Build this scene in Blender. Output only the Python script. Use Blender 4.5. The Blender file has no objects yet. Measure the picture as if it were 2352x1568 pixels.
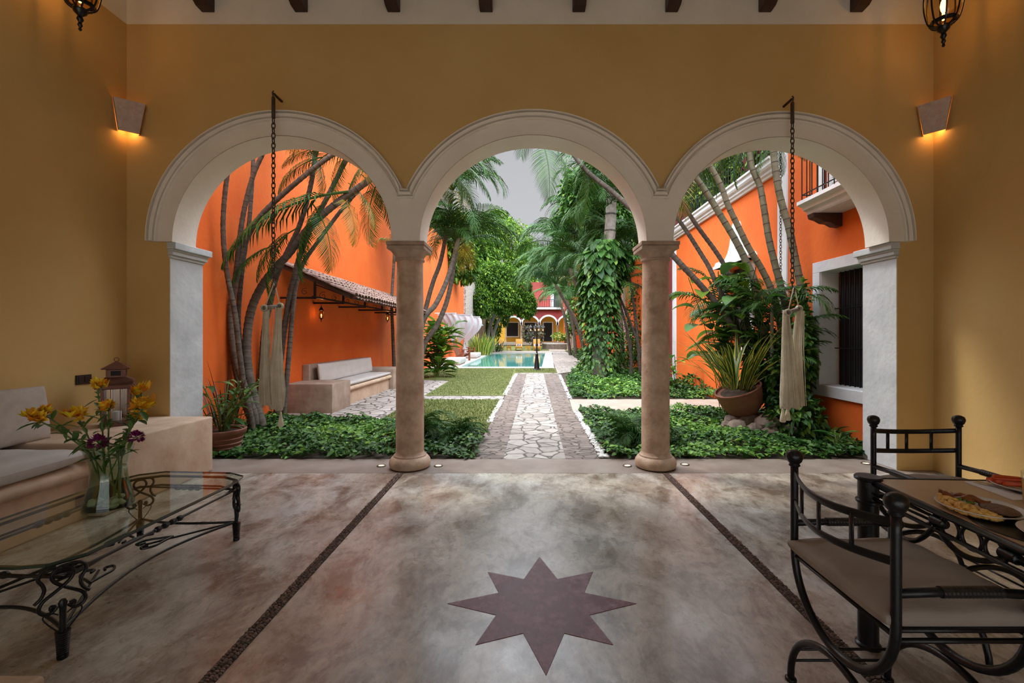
import bpy, math, random
import numpy as np
from mathutils import Vector, Matrix, Euler
S = bpy.context.scene
COL = S.collection
F, CX, CY, H = 1020.0, 1211.0, 773.0, 1.42     # lens in pixels of the 2352 x 1568 frame, vanishing point, eye height

# ---------------------------------------------------------------- camera, sky, sun, exposure
cam = bpy.data.cameras.new('camera'); co = bpy.data.objects.new('camera', cam); COL.objects.link(co)
co.location = (0, 0, H); co.rotation_euler = (math.pi/2, 0, 0)
cam.sensor_width = 36; cam.lens = 36*F/2352
cam.shift_x = -(CX-1176)/2352; cam.shift_y = (CY-784)/2352
cam.clip_end = 300
S.camera = co
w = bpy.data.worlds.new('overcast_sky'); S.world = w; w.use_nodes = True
nt = w.node_tree; nt.nodes.clear()
tc = nt.nodes.new('ShaderNodeTexCoord'); sp = nt.nodes.new('ShaderNodeSeparateXYZ'); cr = nt.nodes.new('ShaderNodeValToRGB')
bg = nt.nodes.new('ShaderNodeBackground'); wo = nt.nodes.new('ShaderNodeOutputWorld')
nt.links.new(tc.outputs['Generated'], sp.inputs[0]); nt.links.new(sp.outputs['Z'], cr.inputs[0])
els = cr.color_ramp.elements
els[0].position = 0.0; els[0].color = (.30, .31, .33, 1)
els[1].position = 1.0; els[1].color = (3.3, 3.5, 3.85, 1)
for p, c in ((.02, (.36, .37, .385, 1)), (.22, (.265, .27, .28, 1)), (.40, (.235, .24, .252, 1)), (.54, (2.3, 2.42, 2.65, 1))):
    e = els.new(p); e.color = c
# sky brightness raised behind the viewer, added as fill light for the room
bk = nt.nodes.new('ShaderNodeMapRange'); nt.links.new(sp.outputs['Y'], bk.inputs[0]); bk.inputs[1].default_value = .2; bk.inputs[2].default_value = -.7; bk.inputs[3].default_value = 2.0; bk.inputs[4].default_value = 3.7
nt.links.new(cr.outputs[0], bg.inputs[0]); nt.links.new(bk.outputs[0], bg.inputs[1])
nt.links.new(bg.outputs[0], wo.inputs[0])
sun = bpy.data.lights.new('sun', 'SUN'); so = bpy.data.objects.new('sun', sun); COL.objects.link(so)
sun.energy = 2.2; sun.angle = math.radians(9); sun.color = (1.0, .95, .86)
so.rotation_euler = Vector((.42, -.30, -.86)).to_track_quat('-Z', 'Y').to_euler()
S.view_settings.view_transform = 'Standard'; S.view_settings.look = 'None'
S.view_settings.gamma = 1; S.view_settings.use_curve_mapping = False
S.view_settings.exposure = 0.12
cy = S.cycles
cy.max_bounces = 8; cy.diffuse_bounces = 5; cy.glossy_bounces = 3; cy.transmission_bounces = 5; cy.transparent_max_bounces = 6
cy.caustics_reflective = False; cy.caustics_refractive = False; cy.sample_clamp_indirect = 5

# ---------------------------------------------------------------- helpers
def P(px, py, Y): return Vector(((px-CX)*Y/F, Y, H-(py-CY)*Y/F))
def G(px, py, z=0.0):
    Y = F*(H-z)/(py-CY); return Vector(((px-CX)*Y/F, Y, z))
def tag(o, label=None, cat=None, group=None, kind=None):
    if label: o['label'] = label
    if cat: o['category'] = cat
    if group: o['group'] = group
    if kind: o['kind'] = kind
    return o
def empty(name, loc=(0, 0, 0), rz=0):
    o = bpy.data.objects.new(name, None); COL.objects.link(o); o.location = loc; o.rotation_euler[2] = rz
    o.empty_display_size = .1; return o
def copy_tree(o, parent=None):
    c = o.copy(); COL.objects.link(c)
    if parent: c.parent = parent
    for ch in list(o.children): copy_tree(ch, c)
    return c
class MB:
    def __init__(s): s.v = []; s.f = []; s.m = []; s.mi = 0
    def quad(s, a, b, c, d):
        n = len(s.v); s.v += [tuple(a), tuple(b), tuple(c), tuple(d)]; s.f.append((n, n+1, n+2, n+3)); s.m.append(s.mi)
    def poly(s, pts):
        n = len(s.v); s.v += [tuple(p) for p in pts]; s.f.append(tuple(range(n, n+len(pts)))); s.m.append(s.mi)
    def box(s, x0, x1, y0, y1, z0, z1, b=0.0):
        if b <= 0:
            n = len(s.v)
            s.v += [(x, y, z) for z in (z0, z1) for y in (y0, y1) for x in (x0, x1)]
            for f in ((0, 2, 3, 1), (4, 5, 7, 6), (0, 1, 5, 4), (2, 6, 7, 3), (0, 4, 6, 2), (1, 3, 7, 5)):
                s.f.append(tuple(n+i for i in f)); s.m.append(s.mi)
            return s
        # rounded box: superellipse rings
        b = min(b, (x1-x0)/2*.999, (y1-y0)/2*.999, (z1-z0)/2*.999)
        prof = []
        for k in range(4):
            a = k*math.pi/6; prof.append((b*(1-math.sin(a)) if 0 else b-b*math.sin(a), b-b*math.cos(a)))
        levels = [(ins, z0+dz) for ins, dz in prof] + [(ins, z1-dz) for ins, dz in reversed(prof)]
        rings = []
        for ins, z in levels:
            r = []
            rr = max(b-ins, 1e-4)
            for cx_, cy_, a0 in ((x1-b, y1-b, 0), (x0+b, y1-b, 90), (x0+b, y0+b, 180), (x1-b, y0+b, 270)):
                for k in range(4):
                    a = math.radians(a0+k*30); r.append((cx_+rr*math.cos(a), cy_+rr*math.sin(a), z))
            rings.append(r)
        s.loft(rings, cap=True); return s
    def loft(s, rings, cap=False, closed=True):
        n0 = len(s.v); k = len(rings[0])
        for r in rings: s.v += [tuple(p) for p in r]
        for i in range(len(rings)-1):
            for j in range(k if closed else k-1):
                a = n0+i*k+j; b = n0+i*k+(j+1) % k
                s.f.append((a, b, b+k, a+k)); s.m.append(s.mi)
        if cap:
            s.f.append(tuple(n0+j for j in reversed(range(k)))); s.m.append(s.mi)
            e = n0+(len(rings)-1)*k; s.f.append(tuple(e+j for j in range(k))); s.m.append(s.mi)
        return s
    def tube(s, pts, r, n=8, cap=True, closed=False, flat=None, matf=None):
        pts = [Vector(p) for p in pts]; N = len(pts)
        rs = r if isinstance(r, (list, tuple)) else [r]*N
        T = []
        for i in range(N):
            if closed: t = pts[(i+1) % N]-pts[i-1]
            else: t = pts[min(i+1, N-1)]-pts[max(i-1, 0)]
            T.append(t.normalized() if t.length > 1e-9 else Vector((0, 0, 1)))
        up = Vector((0, 0, 1)) if abs(T[0].z) < .9 else Vector((1, 0, 0))
        u = (up-T[0]*up.dot(T[0])).normalized(); n0 = len(s.v)
        for i in range(N):
            u = u-T[i]*u.dot(T[i])
            u = u.normalized() if u.length > 1e-6 else T[i].orthogonal().normalized()
            w_ = T[i].cross(u)
            for j in range(n):
                a = 2*math.pi*j/n
                fu, fw = (1, 1) if not flat else flat
                s.v.append(tuple(pts[i]+u*(math.cos(a)*rs[i]*fu)+w_*(math.sin(a)*rs[i]*fw)))
        M = N if closed else N-1
        for i in range(M):
            for j in range(n):
                a = n0+i*n+j; b = n0+i*n+(j+1) % n; i2 = (i+1) % N
                c = n0+i2*n+(j+1) % n; d = n0+i2*n+j
                s.f.append((a, b, c, d)); s.m.append(matf(i) if matf else s.mi)
        if cap and not closed:
            s.f.append(tuple(n0+j for j in reversed(range(n)))); s.m.append(s.mi)
            e = n0+(N-1)*n; s.f.append(tuple(e+j for j in range(n))); s.m.append(s.mi)
        return s
    def lathe(s, prof, c=(0, 0, 0), n=24, cap=True, sx=1, sy=1, warp=None):
        rings = []
        for r, z in prof:
            ring = []
            for j in range(n):
                a = 2*math.pi*j/n; rr = r*(warp(a, z) if warp else 1)
                ring.append((c[0]+rr*sx*math.cos(a), c[1]+rr*sy*math.sin(a), c[2]+z))
            rings.append(ring)
        return s.loft(rings, cap=cap)
    def ball(s, c, r, n=12, m=8, sc=(1, 1, 1), jit=0, rnd=random):
        rings = []
        for i in range(m+1):
            a = math.pi*i/m; ring = []
            for j in range(n):
                b = 2*math.pi*j/n; q = r*(1+(rnd.uniform(-jit, jit) if jit else 0))
                if i in (0, m): q = r*1.0
                ring.append((c[0]+q*sc[0]*max(math.sin(a), 1e-3)*math.cos(b), c[1]+q*sc[1]*max(math.sin(a), 1e-3)*math.sin(b), c[2]-q*sc[2]*math.cos(a)))
            rings.append(ring)
        return s.loft(rings, cap=True)
    def xf(s, M):
        s.v = [tuple(M @ Vector(p)) for p in s.v]; return s
    def build(s, name, mat, parent=None, smooth=False, bevel=0, autos=None, solid=0):
        me = bpy.data.meshes.new(name); me.from_pydata(s.v, [], s.f)
        for mm in (mat if isinstance(mat, (list, tuple)) else [mat]): me.materials.append(mm)
        me.polygons.foreach_set('material_index', s.m)
        if smooth or autos: me.polygons.foreach_set('use_smooth', [True]*len(s.f))
        me.update()
        if autos: me.set_sharp_from_angle(angle=math.radians(autos))
        o = bpy.data.objects.new(name, me); COL.objects.link(o)
        if parent: o.parent = parent
        if solid:
            md = o.modifiers.new('t', 'SOLIDIFY'); md.thickness = solid; md.offset = 0
        if bevel:
            md = o.modifiers.new('b', 'BEVEL'); md.width = bevel; md.segments = 2; md.limit_method = 'ANGLE'
        return o
def smooth_path(pts, k=6):
    pts = [Vector(p) for p in pts]; out = []
    for i in range(len(pts)-1):
        p0 = pts[max(i-1, 0)]; p1 = pts[i]; p2 = pts[i+1]; p3 = pts[min(i+2, len(pts)-1)]
        for j in range(k):
            t = j/k
            out.append(.5*((2*p1)+(p2-p0)*t+(2*p0-5*p1+4*p2-p3)*t*t+(-p0+3*p1-3*p2+p3)*t**3))
    out.append(pts[-1]); return out
def struct(mb, name, mat, **k):
    o = mb.build(name, mat, **k); o['kind'] = 'structure'; return o

# ---------------------------------------------------------------- materials
MATS = {}
def mat(name, col, rough=.6, metal=0, col2=None, nscale=4, detail=4, bump=0, bscale=40, spec=.5, island=0, trans=0,
        emit=None, estr=0, rough2=None, stretch=None, contrast=(.3, .7), coat=0, col3=None, nrough=.6):
    m = bpy.data.materials.new(name); m.use_nodes = True; nt = m.node_tree; N = nt.nodes; L = nt.links
    b = N['Principled BSDF']; b.inputs['Roughness'].default_value = rough; b.inputs['Metallic'].default_value = metal
    b.inputs['Specular IOR Level'].default_value = spec; b.inputs['Coat Weight'].default_value = coat
    b.inputs['Base Color'].default_value = (*col, 1)
    src = None
    tcn = N.new('ShaderNodeTexCoord'); vec = tcn.outputs['Object']
    if stretch:
        mp = N.new('ShaderNodeMapping'); mp.inputs['Scale'].default_value = stretch; L.new(vec, mp.inputs[0]); vec = mp.outputs[0]
    if col2:
        n = N.new('ShaderNodeTexNoise'); n.inputs['Scale'].default_value = nscale; n.inputs['Detail'].default_value = detail
        n.inputs['Roughness'].default_value = nrough
        L.new(vec, n.inputs['Vector']); r = N.new('ShaderNodeValToRGB'); L.new(n.outputs['Fac'], r.inputs[0])
        r.color_ramp.elements[0].position = contrast[0]; r.color_ramp.elements[1].position = contrast[1]
        r.color_ramp.elements[0].color = (*col, 1); r.color_ramp.elements[1].color = (*col2, 1)
        if col3:
            e = r.color_ramp.elements.new((contrast[0]+contrast[1])/2); e.color = (*col3, 1)
        src = r.outputs[0]
        if rough2 is not None:
            mr = N.new('ShaderNodeMapRange'); L.new(n.outputs['Fac'], mr.inputs[0]); mr.inputs[1].default_value = .3; mr.inputs[2].default_value = .7
            mr.inputs[3].default_value = rough; mr.inputs[4].default_value = rough2; L.new(mr.outputs[0], b.inputs['Roughness'])
    if island:
        g = N.new('ShaderNodeNewGeometry'); hs = N.new('ShaderNodeHueSaturation')
        m1 = N.new('ShaderNodeMapRange'); L.new(g.outputs['Random Per Island'], m1.inputs[0]); m1.inputs[3].default_value = 1-island; m1.inputs[4].default_value = 1+island
        m2 = N.new('ShaderNodeMath'); m2.operation = 'MULTIPLY_ADD'; L.new(g.outputs['Random Per Island'], m2.inputs[0])
        m2.inputs[1].default_value = -.05; m2.inputs[2].default_value = .525
        L.new(m1.outputs[0], hs.inputs['Value']); L.new(m2.outputs[0], hs.inputs['Hue'])
        if src: L.new(src, hs.inputs['Color'])
        else: hs.inputs['Color'].default_value = (*col, 1)
        src = hs.outputs[0]
    if src: L.new(src, b.inputs['Base Color'])
    if bump:
        n2 = N.new('ShaderNodeTexNoise'); n2.inputs['Scale'].default_value = bscale; n2.inputs['Detail'].default_value = 3
        L.new(vec, n2.inputs['Vector']); bp = N.new('ShaderNodeBump'); bp.inputs['Strength'].default_value = bump; bp.inputs['Distance'].default_value = .02
        L.new(n2.outputs['Fac'], bp.inputs['Height']); L.new(bp.outputs[0], b.inputs['Normal'])
    if emit:
        b.inputs['Emission Color'].default_value = (*emit, 1); b.inputs['Emission Strength'].default_value = estr
    if trans:
        t = N.new('ShaderNodeBsdfTranslucent'); mx = N.new('ShaderNodeMixShader'); mx.inputs[0].default_value = trans
        if src: L.new(src, t.inputs['Color'])
        else: t.inputs['Color'].default_value = (*col, 1)
        L.new(b.outputs[0], mx.inputs[1]); L.new(t.outputs[0], mx.inputs[2]); L.new(mx.outputs[0], N['Material Output'].inputs[0])
    MATS[name] = m; return m
def glass(name, col=(.9, .95, .92), rough=0.0, ior=1.45):
    m = bpy.data.materials.new(name); m.use_nodes = True; b = m.node_tree.nodes['Principled BSDF']
    b.inputs['Base Color'].default_value = (*col, 1); b.inputs['Transmission Weight'].default_value = 1; b.inputs['Roughness'].default_value = rough
    b.inputs['IOR'].default_value = ior; MATS[name] = m; return m
def clearpane(name, tint=(.8, .85, .8)):
    """thin glass: transparent with a fresnel reflection, so light still passes it"""
    m = bpy.data.materials.new(name); m.use_nodes = True; N = m.node_tree.nodes; L = m.node_tree.links; N.clear()
    t = N.new('ShaderNodeBsdfTransparent'); t.inputs[0].default_value = (*tint, 1); g = N.new('ShaderNodeBsdfGlossy'); g.inputs['Roughness'].default_value = .02
    fr = N.new('ShaderNodeFresnel'); fr.inputs[0].default_value = 1.5; mx = N.new('ShaderNodeMixShader'); o = N.new('ShaderNodeOutputMaterial')
    gm = N.new('ShaderNodeNewGeometry'); iv = N.new('ShaderNodeMath'); iv.operation = 'SUBTRACT'; iv.inputs[0].default_value = 1; L.new(gm.outputs['Backfacing'], iv.inputs[1])
    ml = N.new('ShaderNodeMath'); ml.operation = 'MULTIPLY'; L.new(fr.outputs[0], ml.inputs[0]); L.new(iv.outputs[0], ml.inputs[1]); fr.outputs[0]
    L.new(ml.outputs[0], mx.inputs[0]); L.new(t.outputs[0], mx.inputs[1]); L.new(g.outputs[0], mx.inputs[2]); L.new(mx.outputs[0], o.inputs[0])
    MATS[name] = m; return m
def paving(name, scale, c1, c2, gap, stretch=(1, 1, 1), width=.06, rough=.75, spread=.25):
    """crazy paving: cells of their own tone with joints between"""
    m = bpy.data.materials.new(name); m.use_nodes = True; nt = m.node_tree; N = nt.nodes; L = nt.links; b = N['Principled BSDF']
    tcn = N.new('ShaderNodeTexCoord'); mp = N.new('ShaderNodeMapping'); mp.inputs['Scale'].default_value = stretch; L.new(tcn.outputs['Object'], mp.inputs[0])
    nz = N.new('ShaderNodeTexNoise'); nz.inputs['Scale'].default_value = scale*1.3; nz.inputs['Detail'].default_value = 2; L.new(mp.outputs[0], nz.inputs['Vector'])
    ad = N.new('ShaderNodeMixRGB'); ad.blend_type = 'ADD'; ad.inputs[0].default_value = .12/scale*3; L.new(mp.outputs[0], ad.inputs[1]); L.new(nz.outputs['Color'], ad.inputs[2])
    v = N.new('ShaderNodeTexVoronoi'); v.feature = 'DISTANCE_TO_EDGE'; v.inputs['Scale'].default_value = scale; v.inputs['Randomness'].default_value = .85; L.new(ad.outputs[0], v.inputs['Vector'])
    v2 = N.new('ShaderNodeTexVoronoi'); v2.inputs['Scale'].default_value = scale; v2.inputs['Randomness'].default_value = .85; L.new(ad.outputs[0], v2.inputs['Vector'])
    sp = N.new('ShaderNodeSeparateColor'); L.new(v2.outputs['Color'], sp.inputs[0])
    r = N.new('ShaderNodeValToRGB'); L.new(sp.outputs[0], r.inputs[0]); r.color_ramp.elements[0].color = (*c1, 1); r.color_ramp.elements[1].color = (*c2, 1)
    n3 = N.new('ShaderNodeTexNoise'); n3.inputs['Scale'].default_value = 9; n3.inputs['Detail'].default_value = 5; L.new(tcn.outputs['Object'], n3.inputs['Vector'])
    mm = N.new('ShaderNodeMapRange'); L.new(n3.outputs['Fac'], mm.inputs[0]); mm.inputs[3].default_value = 1-spread*1.4; mm.inputs[4].default_value = 1+spread
    ml = N.new('ShaderNodeMixRGB'); ml.blend_type = 'MULTIPLY'; ml.inputs[0].default_value = 1; L.new(r.outputs[0], ml.inputs[1]); L.new(mm.outputs[0], ml.inputs[2])
    e = N.new('ShaderNodeValToRGB'); L.new(v.outputs['Distance'], e.inputs[0]); e.color_ramp.elements[0].position = width*.4; e.color_ramp.elements[1].position = width
    mx = N.new('ShaderNodeMixRGB'); L.new(e.outputs[0], mx.inputs[0]); mx.inputs[1].default_value = (*gap, 1); L.new(ml.outputs[0], mx.inputs[2])
    L.new(mx.outputs[0], b.inputs['Base Color']); b.inputs['Roughness'].default_value = rough
    bp = N.new('ShaderNodeBump'); bp.inputs['Strength'].default_value = .6; bp.inputs['Distance'].default_value = .02; L.new(e.outputs[0], bp.inputs['Height']); L.new(bp.outputs[0], b.inputs['Normal'])
    MATS[name] = m; return m

ochre = mat('ochre_plaster', (.56, .37, .13), .75, col2=(.64, .455, .19), nscale=.9, detail=6, bump=.12, bscale=14, contrast=(.3, .75))
whitep = mat('white_plaster', (.74, .70, .62), .7, col2=(.83, .80, .73), nscale=2.2, detail=6, bump=.15, bscale=18)
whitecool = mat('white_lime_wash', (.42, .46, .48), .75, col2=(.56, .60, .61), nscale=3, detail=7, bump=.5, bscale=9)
orange = mat('orange_plaster', (.66, .105, .007), .85, col2=(.76, .165, .017), nscale=1.1, detail=7, bump=.18, bscale=12, contrast=(.25, .8))
whitetrim = mat('white_house_trim', (.60, .64, .66), .75, col2=(.70, .74, .75), nscale=3, detail=6, bump=.2, bscale=12)
orange_deep = mat('deep_orange_plaster', (.70, .085, .012), .8, col2=(.78, .12, .016), nscale=1.1, detail=6, bump=.15, bscale=12)
redp = mat('red_plaster', (.20, .028, .022), .8, col2=(.26, .04, .03), nscale=2, bump=.1, bscale=12)
yellowp = mat('yellow_plaster', (.60, .30, .015), .8, col2=(.66, .36, .03), nscale=2)
concrete = mat('polished_concrete', (.22, .165, .125), .24, col2=(.58, .55, .49), nscale=2.1, detail=15, bump=.04, bscale=26, rough2=.42, contrast=(.37, .64), col3=(.38, .33, .28), spec=.7, nrough=.72, coat=.15)
def mottled(name):
    m = bpy.data.materials.new(name); m.use_nodes = True; nt = m.node_tree; N = nt.nodes; L = nt.links; b = N['Principled BSDF']
    tc_ = N.new('ShaderNodeTexCoord')
    def noise(sc, det, rg, st=(1, 1, 1), dist=0):
        mp = N.new('ShaderNodeMapping'); mp.inputs['Scale'].default_value = st; L.new(tc_.outputs['Object'], mp.inputs[0])
        n = N.new('ShaderNodeTexNoise'); n.inputs['Scale'].default_value = sc; n.inputs['Detail'].default_value = det; n.inputs['Roughness'].default_value = rg; n.inputs['Distortion'].default_value = dist; L.new(mp.outputs[0], n.inputs['Vector']); return n.outputs['Fac']
    def ramp(src, stops):
        r = N.new('ShaderNodeValToRGB'); L.new(src, r.inputs[0]); e = r.color_ramp.elements; e[0].position, e[0].color = stops[0][0], (*stops[0][1], 1); e[1].position, e[1].color = stops[-1][0], (*stops[-1][1], 1)
        for p, c in stops[1:-1]: q = e.new(p); q.color = (*c, 1)
        return r.outputs[0]
    big = ramp(noise(.9, 4, .55, dist=.4), [(.34, (.34, .285, .235)), (.5, (.40, .37, .33)), (.64, (.43, .43, .42))])
    mid = ramp(noise(3.4, 12, .72, (1, .62, 1), .5), [(.40, (.50, .42, .36)), (.50, (.95, .92, .88)), (.60, (1.25, 1.26, 1.24))])
    fine = ramp(noise(17, 8, .7, (1.0, .5, 1), 1.2), [(.36, (.72, .68, .64)), (.5, (1, 1, 1)), (.66, (1.16, 1.16, 1.16))])
    spk = ramp(noise(60, 2, .5), [(.23, (.35, .3, .27)), (.27, (1, 1, 1)), (.9, (1, 1, 1))])
    prev = big
    for q in (mid, fine, spk):
        mx = N.new('ShaderNodeMixRGB'); mx.blend_type = 'MULTIPLY'; mx.inputs[0].default_value = 1; L.new(prev, mx.inputs[1]); L.new(q, mx.inputs[2]); prev = mx.outputs[0]
    L.new(prev, b.inputs['Base Color']); rr = ramp(noise(2.2, 8, .7), [(.35, (.20,)*3), (.65, (.40,)*3)]); L.new(rr, b.inputs['Roughness']); b.inputs['Specular IOR Level'].default_value = .75
    b.inputs['Coat Weight'].default_value = .15; b.inputs['Coat Roughness'].default_value = .12
    bp = N.new('ShaderNodeBump'); bp.inputs['Strength'].default_value = .05; bp.inputs['Distance'].default_value = .01; L.new(noise(30, 4, .6), bp.inputs['Height']); L.new(bp.outputs[0], b.inputs['Normal'])
    MATS[name] = m; return m
concrete = mottled('polished_concrete')
threshold = mat('threshold_concrete', (.17, .125, .10), .42, col2=(.28, .235, .20), nscale=3, detail=8, bump=.05, bscale=30, contrast=(.3, .7))
pathc = mat('beige_concrete', (.30, .24, .19), .7, col2=(.38, .32, .265), nscale=3, detail=8, bump=.1)
starm = mat('purple_stain', (.13, .018, .026), .34, col2=(.34, .20, .24), nscale=7, detail=14, contrast=(.46, .66), spec=.35, rough2=.5, nrough=.75)
benchp = mat('tan_bench_plaster', (.44, .295, .19), .7, col2=(.64, .50, .37), nscale=3.5, detail=8, bump=.15, bscale=15, contrast=(.28, .7))
benchx = mat('grey_tan_bench_plaster', (.24, .17, .12), .7, col2=(.42, .34, .27), nscale=3.5, detail=8, bump=.15, bscale=15, contrast=(.28, .7))
stonecol = mat('quarry_stone', (.32, .20, .13), .65, col2=(.60, .46, .34), nscale=5, detail=9, bump=.25, bscale=25, contrast=(.28, .66))
stonecap = mat('quarry_stone_capital', (.30, .21, .15), .65, col2=(.50, .39, .30), nscale=7, detail=8, bump=.2, bscale=25)
sconcem = mat('pink_stone', (.44, .34, .30), .8, col2=(.58, .48, .42), nscale=22, detail=6, bump=.3, bscale=60)
iron = mat('black_wrought_iron', (.007, .0075, .009), .32, metal=0, spec=.4, bump=.06, bscale=120)
irond = mat('dark_iron_rust', (.03, .022, .018), .6, col2=(.07, .04, .025), nscale=40)
wooddark = mat('dark_stained_timber', (.022, .010, .007), .5, col2=(.05, .022, .014), nscale=6, stretch=(6, 1, 6), bump=.1)
cushm = mat('pale_grey_cushion', (.50, .49, .47), .9, col2=(.58, .57, .55), nscale=6, bump=.12, bscale=220)
cushl = mat('beige_linen', (.42, .38, .34), .9, col2=(.50, .46, .41), nscale=14, bump=.15, bscale=260)
cusht = mat('taupe_cotton', (.29, .25, .22), .9, col2=(.37, .325, .285), nscale=3, bump=.5, bscale=7, stretch=(1, 2.4, 1))
vinyl = mat('white_vinyl_cushion', (.50, .485, .46), .5, col2=(.57, .555, .53), nscale=4)
cloth = mat('ecru_hammock_cotton', (.66, .60, .47), .9, col2=(.84, .80, .68), nscale=9, detail=6, bump=.5, bscale=90, trans=.4)
drapem = mat('white_drape_cotton', (.52, .54, .58), .9, trans=.3)
whitecloth = mat('white_napkin', (.82, .83, .86), .9, bump=.1, bscale=60)
leafA = mat('ivy_leaf', (.036, .11, .018), .5, island=.6, trans=.22, spec=.3)
leafB = mat('light_ivy_leaf', (.12, .27, .04), .5, island=.5, trans=.25, spec=.3)
leafD = mat('tree_leaf', (.05, .125, .014), .6, island=.6, trans=.28, spec=.2)
leafL = mat('lit_tree_leaf', (.14, .26, .025), .6, island=.5, trans=.3, spec=.2)
frondm = mat('palm_frond', (.030, .092, .014), .55, island=.5, trans=.12, spec=.22)
frondy = mat('yellowing_palm_frond', (.30, .24, .03), .45, island=.35, trans=.3)
frondb = mat('dry_brown_frond', (.20, .10, .04), .6, island=.35, trans=.1)
potleaf = mat('potted_leaf', (.055, .15, .035), .4, island=.35, trans=.15, col2=(.11, .24, .06), nscale=8)
redleaf = mat('dark_red_leaf', (.06, .022, .015), .5, island=.5, trans=.1)
yleaf = mat('variegated_yellow_edge', (.50, .48, .06), .4, island=.2, trans=.1)
snakeg = mat('dark_sword_leaf', (.035, .075, .028), .35, island=.3, col2=(.07, .13, .04), nscale=12)
bark = mat('palm_bark', (.045, .037, .028), .8, col2=(.13, .115, .09), nscale=10, bump=.3, bscale=30)
barkring = mat('palm_bark_ring', (.10, .085, .065), .85, col2=(.03, .025, .02), nscale=9)
barkg = mat('green_palm_bark', (.10, .105, .06), .75, col2=(.20, .20, .13), nscale=8, bump=.3, bscale=30)
barkl = mat('grey_trunk', (.19, .17, .14), .8, col2=(.30, .28, .25), nscale=8, bump=.3)
soil = mat('dark_soil', (.035, .024, .016), .95, col2=(.075, .055, .035), nscale=12, bump=.5)
grassm = mat('mown_grass', (.085, .11, .02), .9, col2=(.15, .165, .045), nscale=5, detail=10, bump=.6, bscale=120)
terracotta = mat('terracotta', (.20, .075, .045), .65, col2=(.27, .11, .07), nscale=6, bump=.08)
tilem = mat('weathered_roof_tile', (.10, .055, .04), .8, col2=(.33, .23, .18), nscale=14, detail=6, bump=.3)
rock = mat('garden_rock', (.12, .09, .07), .9, col2=(.27, .22, .17), nscale=6, bump=.6, bscale=14)
pebw = mat('white_pebbles', (.62, .62, .60), .7, island=.3)
pebd = mat('dark_set_pebbles', (.20, .14, .12), .6, island=.5)
rubble = mat('rubble_stone_wall', (.16, .12, .09), .9, col2=(.58, .54, .48), nscale=9, detail=8, bump=.8, bscale=8, contrast=(.35, .62))
brownwall = mat('brown_earth_wall', (.20, .12, .07), .9, col2=(.32, .22, .14), nscale=3, detail=8, bump=.4, bscale=8)
deckw = mat('pale_pool_coping', (.46, .43, .39), .7, col2=(.55, .52, .48), nscale=5)
deckg = mat('grey_pool_deck', (.33, .29, .25), .75, col2=(.42, .38, .33), nscale=3)
pooltile = mat('turquoise_pool_plaster', (.12, .46, .44), .6)
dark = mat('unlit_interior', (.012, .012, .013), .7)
teak = mat('brown_teak', (.22, .085, .045), .55, col2=(.30, .12, .06), nscale=8, stretch=(1, 6, 1))
yelcush = mat('mustard_lounger_cushion', (.50, .26, .05), .8)
stripew = mat('striped_pillow_white', (.75, .72, .72), .9)
striped = mat('striped_pillow_plum', (.09, .045, .10), .9)
yelwood = mat('yellow_painted_wood', (.62, .34, .04), .6)
china = mat('white_china', (.74, .74, .73), .18, spec=.6)
eggm = mat('scrambled_egg', (.80, .46, .09), .5, col2=(.88, .58, .20), nscale=40, bump=.4, bscale=60)
baconm = mat('fried_plantain', (.13, .03, .01), .3, col2=(.36, .12, .03), nscale=25, bump=.3)
steakm = mat('grilled_patty', (.16, .085, .05), .6, col2=(.25, .15, .10), nscale=60, bump=.6, bscale=80)
melon = mat('watermelon_flesh', (.72, .06, .06), .35, col2=(.82, .16, .13), nscale=25)
papaya = mat('papaya_flesh', (.80, .13, .03), .35, col2=(.70, .09, .03), nscale=10)
pineapple = mat('pineapple_flesh', (.80, .52, .05), .4, col2=(.88, .62, .12), nscale=30)
herb = mat('green_herb', (.10, .25, .03), .6)
juice = mat('orange_juice', (.95, .48, .05), .3, spec=.4)
steel = mat('brushed_steel', (.6, .6, .6), .25, metal=1)
mattab = mat('tabletop_stone', (.50, .36, .22), .35, col2=(.62, .47, .31), nscale=3, detail=9, contrast=(.3, .7))
coppero = mat('aged_copper', (.20, .075, .04), .45, metal=.5, col2=(.10, .045, .03), nscale=8)
blackpl = mat('black_switch_plastic', (.01, .01, .01), .4)
bulb = mat('lit_bulb', (1, .6, .25), .5, emit=(1.0, .48, .12), estr=14)
bulbs = mat('sconce_bulb', (1, .6, .25), .5, emit=(1.0, .36, .05), estr=6)
flglow = mat('floor_light_lens', (1, .85, .6), .4, emit=(1.0, .72, .40), estr=.8)
flring = mat('floor_light_ring', (.16, .13, .10), .35, metal=.8)
amber = clearpane('amber_lantern_glass', (1.0, .80, .50))
pane = clearpane('clear_glass', (.93, .95, .93))
tglass = clearpane('table_glass', (.86, .89, .83))
vaseg = clearpane('vase_glass', (.86, .92, .88))
tedge = mat('green_glass_edge', (.02, .045, .03), .1, spec=.8)
watm = bpy.data.materials.new('pool_water'); watm.use_nodes = True; MATS['pool_water'] = watm
_b = watm.node_tree.nodes['Principled BSDF']; _b.inputs['Base Color'].default_value = (.07, .34, .31, 1); _b.inputs['Roughness'].default_value = .05; _b.inputs['Specular IOR Level'].default_value = .35
_n = watm.node_tree.nodes.new('ShaderNodeTexNoise'); _n.inputs['Scale'].default_value = 3; _p = watm.node_tree.nodes.new('ShaderNodeBump'); _p.inputs['Strength'].default_value = .02
watm.node_tree.links.new(_n.outputs['Fac'], _p.inputs['Height']); watm.node_tree.links.new(_p.outputs[0], _b.inputs['Normal'])
petal = mat('yellow_petal', (.88, .62, .03), .5, island=.2, trans=.2)
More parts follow.
